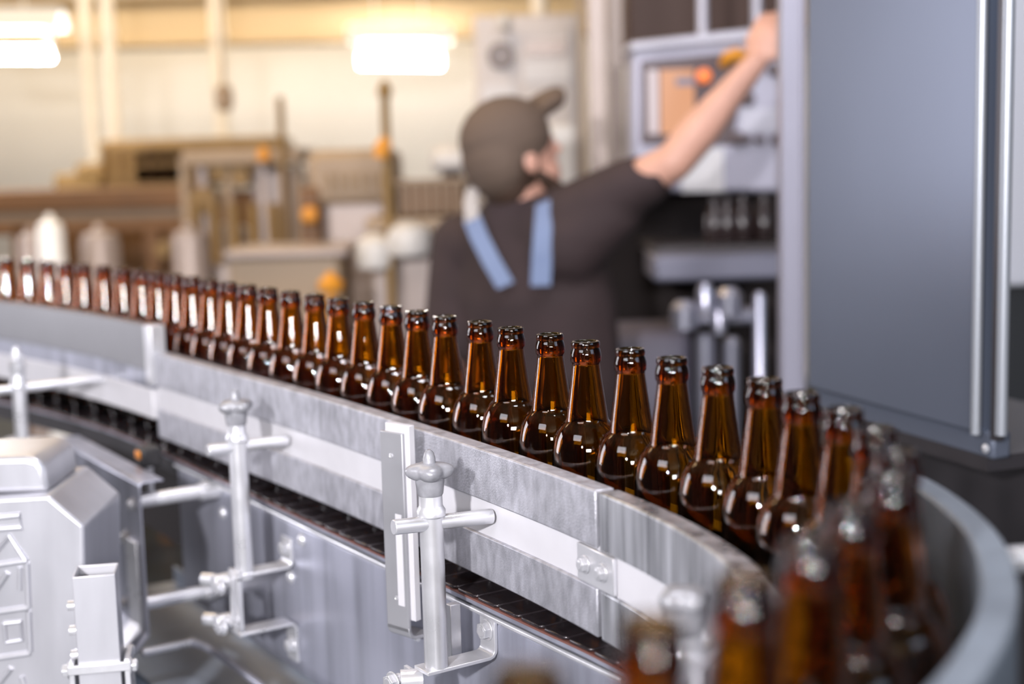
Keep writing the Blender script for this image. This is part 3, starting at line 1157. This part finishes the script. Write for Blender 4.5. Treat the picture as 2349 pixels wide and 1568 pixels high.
mb = MB()
p = at(1030, 395, 4.6)
mb.cyl((p.x, 4.86, 0), (p.x, 4.86, p.z + .02), .035, n=18)
obj('hood_stand', mb, LIL, t)

# ---- guard posts between cabinet and panel
for k, (x0, x1, y1, Y, m) in enumerate(((1328, 1342, 700, 4.2, TAN), (1352, 1392, 440, 4.0, LIL), (1396, 1430, 425, 4.25, LIL))):
    a, b = at(x0, 200, Y), at(x1, 200, Y)
    w = b.x - a.x
    mb = MB()
    mb.box(((a.x + b.x) / 2, Y + w / 2, 2.0), (w, w, 4.0))
    mb.box(((a.x + b.x) / 2, Y + w / 2, .01), (w * 2, w * 2, .02))
    obj('guard_post', mb, m, None, loc=((a.x + b.x) / 2, Y, 0), bevel=.003, cat='guard post', group='upright guard posts',
        label=('thin brown upright post right of the electric cabinet', 'wide pale upright post between cabinet and control panel', 'pale upright post nearest to the control panel')[k])

# ---- control panel and frame of the machine at the right
PANM = mat('panel grey', (.34, .33, .40), .42, .35, mottle=.06, mscale=5)
cp = thing('control_panel', at(1600, 440, 3.75), 'grey operator panel with screen, orange button and knobs under the raised arm', 'control panel')
PY = 3.75


def pan(px0, py0, px1, py1, dy, dep, m, name, bev=.002, parent=cp, **k):
    return obj(name, slab(px0, py0, px1, py1, PY - dy, dep), m, parent, bevel=bev, **k)


mb = MB()
mb.prism([at(1448, 112, PY), at(1448, 442, PY), at(1792, 442, PY), at(1792, 66, PY)], V((0, .18, 0)))
obj('housing', mb, PANM, cp, bevel=.012, seg=3)
mb = MB()
mb.prism([at(1444, 118, PY - .03), at(1444, 96, PY - .03), at(1796, 56, PY - .03), at(1796, 84, PY - .03)], V((0, .2, 0)))
obj('top_trim', mb, mat('light trim', (.42, .41, .47), .4, .3), cp, bevel=.006)
mb = MB()
mb.prism([at(1470, 140, PY - .006), at(1470, 332, PY - .006), at(1680, 332, PY - .006), at(1716, 116, PY - .006)], V((0, .012, 0)))
BZ = mat('dark screen bezel', (.09, .06, .065), .4)
bz = obj('bezel', mb, BZ, cp, bevel=.003)
SCR = mat('peach lit screen', (.05, .03, .02), .3, emit=(.95, .42, .20), estr=.72)
SCR2 = mat('white lit screen bar', (.05, .05, .05), .3, emit=(.72, .58, .60), estr=.9)
obj('screen', slab(1514, 160, 1594, 306, PY - .012, .006), SCR, cp)
obj('screen', slab(1486, 160, 1511, 306, PY - .012, .006), SCR2, cp)
obj('screen_bar', slab(1550, 178, 1594, 196, PY - .014, .004), mat('grey screen bar', (.10, .10, .13), .3, emit=(.25, .22, .28), estr=.6), cp)
mb = MB()
q = at(1614, 175, PY - .006)
mb.lathe([(.020, 0), (.020, .012), (.016, .020), (.006, .024)], q, V((0, -1, 0)), 24)
obj('orange_button', mb, mat('orange push button', (.95, .22, .05), .4, emit=(1, .25, .05), estr=.35), cp, label='round orange button')
mb = MB()
mb.tube([at(1656, 152, PY - .02), at(1668, 132, PY - .03), at(1690, 126, PY - .035), at(1712, 130, PY - .03)], [.010, .018, .020, .014], 14)
obj('orange_handle', mb, ORG_M, cp, label='orange handle')
for px, py, r in ((1665, 222, .028), (1712, 226, .020), (1775, 160, .018), (1690, 318, .020), (1712, 320, .013), (1742, 320, .013), (1780, 320, .015)):
    mb = MB()
    q = at(px, py, PY)
    mb.lathe([(r, 0), (r, .012), (r * .8, .018), (r * .7, .03), (.002, .031)], q, V((0, -1, 0)), 20)
    obj('knob', mb, BZ, cp)
obj('paper_note', slab(1562, 342, 1660, 438, PY - .004, .003), MATS['notice paper'], cp)
obj('label_plate', slab(1700, 250, 1785, 300, PY - .004, .003), MATS['light trim'], cp)
for px in (1612, 1736):
    mb = MB()
    q = at(px, 80, PY + .06)
    mb.cyl((q.x, q.y, q.z - .02), (q.x, q.y, 4.0), .014, n=18)
    obj('hanger_tube', mb, MATS['light trim'], cp)

mf = thing('packing_machine', V((.95, 3.3, 0)), 'grey machine frame with a dark window of bottles and chromed columns, right of the worker', 'machine')
for px0, px1, Y, m in ((1793, 1846, 2.75, PANM),):
    a, b = at(px0, 400, Y), at(px1, 400, Y)
    w = b.x - a.x
    mb = MB()
    mb.box(((a.x + b.x) / 2, Y + w / 2, 2.0), (w, w, 4.0))
    mb.box((b.x - .004, Y - .004, 2.0), (.009, .008, 4.0))
    mb.box(((a.x + b.x) / 2, Y + w / 2, .01), (w * 2, w * 2, .02))
    obj('frame_column', mb, m, mf, bevel=.003)
obj('upper_hood', slab(1432, -420, 1792, 135, 4.35, .2), mat('dark brown hood', (.050, .020, .012), .6), mf, bevel=.01)
obj('cross_beam', slab(1500, 585, 1800, 640, 3.45, .25), mat('dim blue steel', (.16, .16, .21), .4, .4), mf, bevel=.01)
DK = mat('near black opening shade', (.008, .003, .003), .8)  # shade of the machine opening put into the colour
obj('opening_shade', slab(1388, 446, 1795, 1150, 3.90, .05), DK, mf)
mb = slab(1500, 566, 1795, 586, 3.5, .4)
obj('shelf', mb, DARKSTEEL, mf, bevel=.003)
CHR = mat('chromed column', (.42, .42, .50), .28, .8)
for px, py, Y, r in ((1617, 765, 3.3, .024), (1678, 772, 3.3, .020), (1742, 670, 3.25, .014)):
    q = at(px, py, Y)
    mb = MB()
    mb.lathe([(r, 0), (r, q.z - .01), (r * .6, q.z)], (q.x, Y, 0), n=24)
    obj('chrome_column', mb, CHR, mf)
obj('tool_bar', slab(1545, 715, 1745, 742, 3.32, .08), mat('tool bar steel', (.30, .30, .37), .4, .5), mf, bevel=.01)
for px, py, r in ((1570, 724, .030), (1672, 694, .030), (1618, 684, .02), (1650, 735, .016)):
    mb = MB()
    q = at(px, py, 3.28)
    mb.lathe([(r, -.03), (r, .02), (r * .6, .035), (.002, .036)], q, n=20)
    obj('bearing_cap', mb, CHR, mf)
mb = MB()
q = at(1430, 800, 3.5)
mb.box((q.x, 3.65, .6), (.35, .25, 1.05))
obj('motor_block', mb, mat('dim motor block', (.13, .12, .16), .5), mf, bevel=.03)
nb = None
for i, px in enumerate((1640, 1668, 1703, 1752)):
    q = at(px, 566, 3.62)
    if nb is None:
        mb = MB()
        mb.lathe([(.0005, 0), (.025, 0), (.028, .005), (.028, .06), (.02, .085), (.012, .10), (.012, .12), (.0005, .12)], n=20)
        nb = obj('small_bottle', mb, mat('black glass', (.02, .012, .012), .2), None, loc=(0, 0, 0), smooth=45)
        o = nb
    else:
        o = nb.copy()
        COL.objects.link(o)
    o.location = (q.x, 3.62, at(1640, 566, 3.5).z)
    tagit(o, '%s small dark bottle from the left on the machine shelf' % ordn[i], 'bottle', 'small bottles in the machine window')

# ---- big steel door panel at the right
dA, dB = V((.455, 2.17, 0)), V((.600, 1.775, 0))
dd_ = (dB - dA).normalized()
dn_ = V((-dd_.y, dd_.x, 0))        # away from the camera side
if dn_.x < 0:
    dn_ = -dn_
DOORM = mat('large stainless door', (.15, .17, .225), .34, .55, mottle=.12, mscale=1.6, rvar=.05, mstretch=(1, 1, .5))
dp_ = thing('machine_door', dB.copy(), 'big plain stainless door panel filling the right side', 'machine door')
W_ = (dB - dA).length
mid = (dA + dB) / 2


def dbox(u0, u1, z0, z1, off, th):
    mb = MB()
    return mb.box(dA + dd_ * ((u0 + u1) / 2) + dn_ * (off + th / 2) + V((0, 0, (z0 + z1) / 2)), (u1 - u0, th, z1 - z0), dd_, dn_)


obj('door_panel', dbox(0, W_ * .955, 1.205, 2.9, 0, .03), DOORM, dp_, bevel=.004)
obj('lower_skirt', dbox(.0, W_, 1.172, 1.208, .010, .03), DOORM, dp_, bevel=.005)
mb = MB()
for k, (u, r) in enumerate(((.962, .0065),)):
    q = dA + dd_ * (W_ * u) - dn_ * .004
    mb.cyl(q + V((0, 0, 1.205)), q + V((0, 0, 2.9)), r, n=18)
obj('edge_trim', mb, mat('light door trim', (.33, .35, .39), .35, .5), dp_)
mb = MB()
q = dA + dd_ * (W_ * 1.02) + dn_ * .01
mb.box(q + V((0, 0, 2.05)), (.012, .012, 1.70), dd_, dn_)
obj('gap_shade_strip', mb, DARKSTEEL, dp_)  # dark strip stands in for the shade of the hinge gap
mb = MB()
q = dB + dd_ * .030 - dn_ * .002
mb.cyl(q + V((0, 0, 1.212)), q + V((0, 0, 2.9)), .0075, n=20)
obj('hinge_rod', mb, MATS['light door trim'], dp_)
mb = MB()
q = dB - dd_ * .010
mb.lathe([(.006, 0), (.006, .002), (.003, .004)], q + V((0, 0, 1.186)) + dn_ * .008, -dn_, 16)
obj('screw', mb, BRIGHT, dp_)
mb = MB()
q = (dA + dB) / 2 + dn_ * .3
mb.box(q + V((0, 0, .58)), (W_ * .8, .35, 1.16), dd_, dn_)
obj('machine_base', mb, DARKSTEEL, dp_, bevel=.01)
mb = MB()
mb.box((dA + dB) / 2 + dn_ * .16 + V((0, 0, 1.165)), (W_ * .95, .30, .02), dd_, dn_)
obj('base_plate', mb, DARKSTEEL, dp_)
# pale wall panel and dark unit behind the hinge
t = thing('wall_cabinet', V((1.6, 3.7, 0)), 'pale cabinet edge above a black unit at the far right edge', 'cabinet')
obj('pale_upper', slab(2300, -500, 2520, 652, 3.2, .3), mat('pale lavender paint', (.66, .67, .74), .5), t, bevel=.01)
obj('black_lower', slab(2240, 652, 2520, 1010, 3.25, .3), mat('black unit', (.012, .014, .018), .5), t)
obj('steel_ledge', slab(2230, 1018, 2520, 1052, 3.1, .4), mat('ledge steel', (.20, .22, .26), .4, .4), t, bevel=.01)
mb = MB()
p = at(2380, 1052, 3.2)
mb.box((p.x, 3.35, p.z / 2), (.35, .3, p.z))
obj('base', mb, MATS['black unit'], t)

# ================================================================== THE WORKER
W0 = 3.3


def loft(rings, n=20):
    mb = MB()
    vs, fs = [], []
    for c, rx, ry, ang in rings:
        ca, sa = math.cos(ang), math.sin(ang)
        for i in range(n):
            a = 2 * math.pi * i / n
            u, v = rx * math.cos(a), ry * math.sin(a)
            vs.append(V(c) + V((u * ca - v * sa, u * sa + v * ca, 0)))
    for k in range(len(rings) - 1):
        for i in range(n):
            j = (i + 1) % n
            fs.append((k * n + i, k * n + j, (k + 1) * n + j, (k + 1) * n + i))
    fs += [tuple(range(n - 1, -1, -1)), tuple(range((len(rings) - 1) * n, len(rings) * n))]
    return mb.add(vs, fs)


def ell(mb, c, rx, ry, rz, X=None, Z=None, n=18):
    X = (X or V((1, 0, 0))).normalized()
    Z = (Z or V((0, 0, 1))).normalized()
    Y = Z.cross(X).normalized()
    vs, fs = [], []
    m_ = n // 2
    for k in range(1, m_):
        th = math.pi * k / m_
        for i in range(n):
            a = 2 * math.pi * i / n
            vs.append(V(c) + X * (rx * math.sin(th) * math.cos(a)) + Y * (ry * math.sin(th) * math.sin(a)) + Z * (rz * math.cos(th)))
    for k in range(m_ - 2):
        for i in range(n):
            j = (i + 1) % n
            fs.append((k * n + i, k * n + j, (k + 1) * n + j, (k + 1) * n + i))
    b = len(vs)
    vs += [V(c) + Z * rz, V(c) - Z * rz]
    fs += [(b, i, (i + 1) % n) for i in range(n)] + [(b + 1, (m_ - 2) * n + (i + 1) % n, (m_ - 2) * n + i) for i in range(n)]
    return mb.add(vs, fs)


def limb(mb, pts, rs, n=16):
    mb.tube(pts, rs, n)
    for p, r in zip(pts, rs):
        ell(mb, p, r, r, r, n=12)
    return mb


def remesh(o, vox, smooth=6):
    r = o.modifiers.new('remesh', 'REMESH')
    r.mode = 'VOXEL'
    r.voxel_size = vox
    r.use_smooth_shade = True
    if smooth:
        s_ = o.modifiers.new('smooth', 'SMOOTH')
        s_.iterations = smooth
        s_.factor = .5
    return o


SKIN = mat('skin', (.58, .315, .235), .5, mottle=.08, mscale=20)
wk = thing('person', V((at(1230, 600, W0).x, W0, 0)), 'person in dark shirt and cap seen from behind, right arm raised to control panel', 'person')
hc = at(1180, 355, 3.3)
fdir = V((.80, .45, .22)).normalized()          # where the face looks
hup = V((-.26, -.05, 1)).normalized()
hup = (hup - fdir * hup.dot(fdir)).normalized()
hside = fdir.cross(hup)
nk = at(1185, 482, 3.30)
shR, shL = at(1318, 500, 3.2), at(1062, 562, 3.42)
elR, wrR = at(1545, 372, 3.08), at(1735, 142, 3.12)
elL, wrL = V((shL.x - .05, 3.36, 1.06)), V((shL.x + .05, 3.62, .98))
cx = at(1225, 700, 3.3).x
hipz = .92
body = MB()
# head
ell(body, hc + hup * .015, .098, .078, .115, fdir, hup)
ell(body, hc + fdir * .035 - hup * .055, .066, .060, .070, fdir, hup)        # jaw
ell(body, hc + fdir * .088 - hup * .108, .020, .020, .016, fdir, hup)        # chin
body.tube([hc + fdir * .090 + hup * .020, hc + fdir * .115 - hup * .018, hc + fdir * .098 - hup * .028], [.009, .014, .010], 10)   # nose
ell(body, hc + fdir * .094 - hup * .058, .010, .024, .007, fdir, hup)        # lips
for s_ in (-1, 1):
    ell(body, hc + hside * (.080 * s_) - hup * .02 - fdir * .008, .020, .008, .030, fdir, hup)    # ears
    ell(body, hc + fdir * .086 + hside * (.030 * s_) + hup * .012, .010, .013, .008, fdir, hup)   # eyes
limb(body, [hc - hup * .06 - fdir * .02, nk - V((0, 0, .03))], [.056, .062])
# trunk
tw = math.radians(-38)
v = loft([(V((cx + .03, 3.36, hipz - .10)), .15, .11, tw), (V((cx + .03, 3.36, hipz)), .165, .12, tw), (V((cx + .02, 3.34, 1.12)), .145, .105, tw), (V((cx - .01, 3.32, 1.28)), .165, .115, tw),
          (V((nk.x + .01, 3.32, 1.40)), .15, .10, tw), (V((nk.x, 3.31, 1.47)), .07, .065, tw)])
body.add(v.v, v.f)
limb(body, [nk - V((0, 0, .06)), shR], [.07, .062])
limb(body, [nk - V((0, 0, .07)), shL], [.07, .060])
limb(body, [shR, shR.lerp(elR, .5), elR], [.058, .050, .042])
limb(body, [elR, elR.lerp(wrR, .3), wrR], [.042, .044, .026])
limb(body, [shL, elL], [.055, .042])
limb(body, [elL, wrL], [.042, .026])
# legs
for s_ in (-1, 1):
    h_ = V((cx + .03 + .09 * s_, 3.36 - .06 * s_, hipz - .06))
    kn_ = V((h_.x + .02, h_.y + .03, .48))
    ak = V((h_.x + .01, h_.y - .01, .09))
    limb(body, [h_, kn_, kn_.lerp(ak, .3), ak], [.085, .056, .055, .038])
    limb(body, [ak - V((0, 0, .045)), ak + V((.10, .10, -.055))], [.038, .030])


def hand(mb, w, d, palmn, size=1.0, curl=.5):
    """palm, four fingers and a thumb from wrist w along d"""
    d = d.normalized()
    palmn = (palmn - d * palmn.dot(d)).normalized()
    sd = d.cross(palmn)
    c = w + d * .05
    ell(mb, c, .020, .044, .050, palmn, d, 14)
    for k, (o, ln) in enumerate(((-.030, .068), (-.010, .078), (.010, .072), (.029, .056))):
        p = w + d * .085 + sd * o
        pts = [p - d * .02, p]
        q, dr = p, d
        for j in range(3):
            dr = (dr * math.cos(curl * .6) + palmn * math.sin(curl * .6)).normalized()
            q = q + dr * (ln * (.45, .32, .23)[j])
            pts.append(q)
        limb(mb, pts, [.0095, .0092, .0085, .008, .0072], 10)
    th = [w + d * .02 - sd * .030, w + d * .05 - sd * .055 + palmn * .012, w + d * .075 - sd * .058 + palmn * .030]
    limb(mb, th, [.013, .0105, .009], 10)


hand(body, wrR, (at(1764, 66, 3.14) - wrR), V((.5, .8, .1)), curl=.75)
hand(body, wrL, V((.5, .5, -.3)), V((0, .2, -1)), curl=.7)
bo = remesh(obj('body', body, SKIN, wk), .0055, 3)
# shirt
SH = mat('dark brown shirt', (.034, .019, .020), .85, mottle=.2, mscale=12, bump=.2, bscale=60)
sh = MB()
v = loft([(V((cx + .02, 3.35, hipz - .02)), .215, .155, tw), (V((cx + .015, 3.34, 1.10)), .205, .15, tw), (V((cx + .005, 3.32, 1.24)), .205, .145, tw), (V((nk.x + .03, 3.32, 1.36)), .19, .125, tw),
          (V((nk.x + .01, 3.31, 1.44)), .11, .09, tw), (V((nk.x, 3.31, 1.475)), .068, .066, tw)])
sh.add(v.v, v.f)
limb(sh, [nk - V((0, 0, .075)), shR], [.085, .082])
limb(sh, [nk - V((0, 0, .085)), shL], [.082, .082])
sl = shR.lerp(elR, .80)
limb(sh, [shR - V((.02, 0, .06)), shR.lerp(elR, .4) - V((0, 0, .03))], [.095, .070])
sh.tube([shR, shR.lerp(elR, .5), sl - V((0, 0, .004)), sl], [.082, .068, .058, .056], 18)
limb(sh, [shL, shL.lerp(elL, .75)], [.080, .066])
remesh(obj('shirt', sh, SH, wk), .010, 10)
# trousers
tr = MB()
v = loft([(V((cx + .03, 3.36, .80)), .19, .14, tw), (V((cx + .03, 3.36, .98)), .20, .15, tw)])
tr.add(v.v, v.f)
for s_ in (-1, 1):
    h_ = V((cx + .03 + .09 * s_, 3.36 - .06 * s_, hipz - .08))
    kn_ = V((h_.x + .02, h_.y + .03, .48))
    ak = V((h_.x + .01, h_.y - .01, .07))
    limb(tr, [h_, kn_, ak], [.11, .085, .07])
remesh(obj('trousers', tr, mat('dark blue trousers', (.03, .03, .05), .8), wk), .014, 6)
sh_ = MB()
for s_ in (-1, 1):
    ak = V((cx + .04 + .09 * s_, 3.35 - .06 * s_, .05))
    limb(sh_, [ak - V((.03, .03, .0)), ak + V((.10, .10, -.005))], [.045, .042])
remesh(obj('shoe', sh_, BLACK, wk), .008, 3)
# straps of the apron, on the back
STB = mat('blue strap', (.14, .185, .31), .6)
STW = mat('pale strap', (.36, .34, .34), .6)


def strap(pts, m, w, label):
    mb = MB()
    q = [at(x, y, Y) for x, y, Y in pts]
    fine = []
    for a_, b_ in zip(q, q[1:]):
        fine += [a_.lerp(b_, t_ / 6) for t_ in range(6)]
    fine.append(q[-1])
    mb.bent(fine, w, .006, V((1, 0, 0)) if label.startswith('right') else V((.9, 0, .35)))
    o = obj('strap', mb, m, wk, label=label)
    sw_ = o.modifiers.new('on the shirt', 'SHRINKWRAP')
    sw_.target = bpy.data.objects['shirt']
    sw_.wrap_mode = 'OUTSIDE'
    sw_.offset = .004
    return o


strap([(1082, 500, 3.215), (1100, 545, 3.19), (1128, 600, 3.175), (1160, 655, 3.168)], STB, .040, 'left blue strap')
strap([(1252, 470, 3.17), (1247, 530, 3.13), (1243, 590, 3.12), (1240, 655, 3.12)], STB, .044, 'right blue strap')
strap([(1086, 428, 3.27), (1080, 460, 3.245), (1083, 505, 3.21)], STW, .034, 'pale upper end of the left strap')
# hair, beard, cap
HR = mat('dark brown hair', (.045, .022, .012), .8, bump=.6, bscale=160)
hr = MB()
ell(hr, hc - fdir * .022 + hup * .005, .088, .086, .108, fdir, hup)
ell(hr, hc - fdir * .045 - hup * .06, .052, .066, .06, fdir, hup)
remesh(obj('hair', hr, HR, wk), .006, 2)
br = MB()
ell(br, hc + fdir * .070 - hup * .112, .036, .048, .030, fdir, hup)
for s_ in (-1, 1):
    limb(br, [hc + fdir * .055 - hup * .10 + hside * .045 * s_, hc + fdir * .015 - hup * .06 + hside * .068 * s_], [.022, .014])
remesh(obj('beard', br, HR, wk), .005, 2)
CP = mat('brown grey cap', (.110, .074, .054), .85, bump=.3, bscale=90)
cpm = MB()
ell(cpm, hc - fdir * .012 + hup * .042, .112, .098, .098, fdir, hup)
ell(cpm, hc - fdir * .055 + hup * .00, .072, .090, .092, fdir, hup)
cap = remesh(obj('cap', cpm, CP, wk), .007, 4)
vz = MB()
vv, vf = [], []
nn_ = 13
for j, (rr, dz) in enumerate(((.075, -.012), (.125, .000), (.162, .004))):
    for i in range(nn_):
        a = math.radians(-62 + 124 * i / (nn_ - 1))
        wdt = .92 if j == 0 else (.80 if j == 1 else .62)
        vv.append(hc + hup * (.062 + dz + .062 * math.cos(a)) + fdir * (rr * math.cos(a * wdt)) + hside * (.086 * math.sin(a)))
for j in range(2):
    for i in range(nn_ - 1):
        vf.append((j * nn_ + i, j * nn_ + i + 1, (j + 1) * nn_ + i + 1, (j + 1) * nn_ + i))
vz.add(vv, vf)
vo = obj('visor', vz, CP, cap)
so = vo.modifiers.new('solid', 'SOLIDIFY')
so.thickness = .036
sb = vo.modifiers.new('sub', 'SUBSURF')
sb.levels = sb.render_levels = 2

# ================================================================== LIGHT


def area(name, loc, to, size, power, col=(1, 1, 1), size_y=None, spread=None):
    ld = bpy.data.lights.new(name, 'AREA')
    ld.energy = power
    ld.color = col
    ld.size = size
    if size_y:
        ld.shape = 'RECTANGLE'
        ld.size_y = size_y
    if spread:
        ld.spread = math.radians(spread)
    o = bpy.data.objects.new(name, ld)
    COL.objects.link(o)
    o.location = loc
    o.rotation_euler = (V(to) - V(loc)).to_track_quat('-Z', 'Y').to_euler()
    return o


area('key_lamp', (-.96, -1.29, 2.16), (-.05, 1.35, 1.25), .11, 120, (1, .98, 1.0))
area('tube_bank', (.6, -5.7, 2.80), (-.2, 2.2, 1.3), 3.0, 350, (1, .97, .98), .55)
area('left_window_light', (-5.8, 4.3, 2.0), (0, 1.6, 1.3), 2.4, 150, (.95, .93, 1.0), 2.4)
area('foreground_fill', (-2.4, -1.2, 3.7), (-.4, 1.5, 1.0), 2.2, 80, (.93, .92, 1.0), 1.4)  # unseen fill added to brighten the foreground metal
area('cool_fill', (3.5, -1.5, 3.4), (.3, 1.2, 1.0), 2.0, 45, (.55, .74, 1.0))
area('warm_wall_fill', (-1.9, 7.2, 3.85), (-1.9, 8.6, 1.0), 4.0, 180, (1, .83, .62), 1.0)  # unseen, added to warm the back wall like a light leak
area('warm_machine_fill', (-1.6, 3.8, 3.8), (-1.2, 5.4, 1.0), 2.5, 70, (1, .72, .38), 1.0)  # added warm fill, gives the left machines the light-leak tone
area('panel_light', (.9, 1.9, 3.8), (1.0, 3.9, 1.4), 1.2, 15, (.90, .90, 1.0), .6)
area('door_falloff_fill', (.15, 1.45, 3.2), (.5, 2.0, 2.2), .6, 30, (.93, .93, 1.0), .5)  # unseen, added so the door falls off from top to bottom

w = bpy.data.worlds.new('world')
w.use_nodes = True
w.node_tree.nodes['Background'].inputs[0].default_value = (.5, .55, .7, 1)
w.node_tree.nodes['Background'].inputs[1].default_value = .15
scn.world = w
scn.view_settings.view_transform = 'Standard'
scn.view_settings.look = 'None'
scn.view_settings.gamma = 1
scn.view_settings.exposure = 0.0
scn.view_settings.use_curve_mapping = False
scn.cycles.max_bounces = 20
scn.cycles.transmission_bounces = 20
scn.cycles.diffuse_bounces = 3
scn.cycles.glossy_bounces = 6
scn.cycles.transparent_max_bounces = 12
scn.cycles.caustics_reflective = False
scn.cycles.caustics_refractive = False
scn.cycles.sample_clamp_indirect = 6
scn.cycles.use_denoising = True
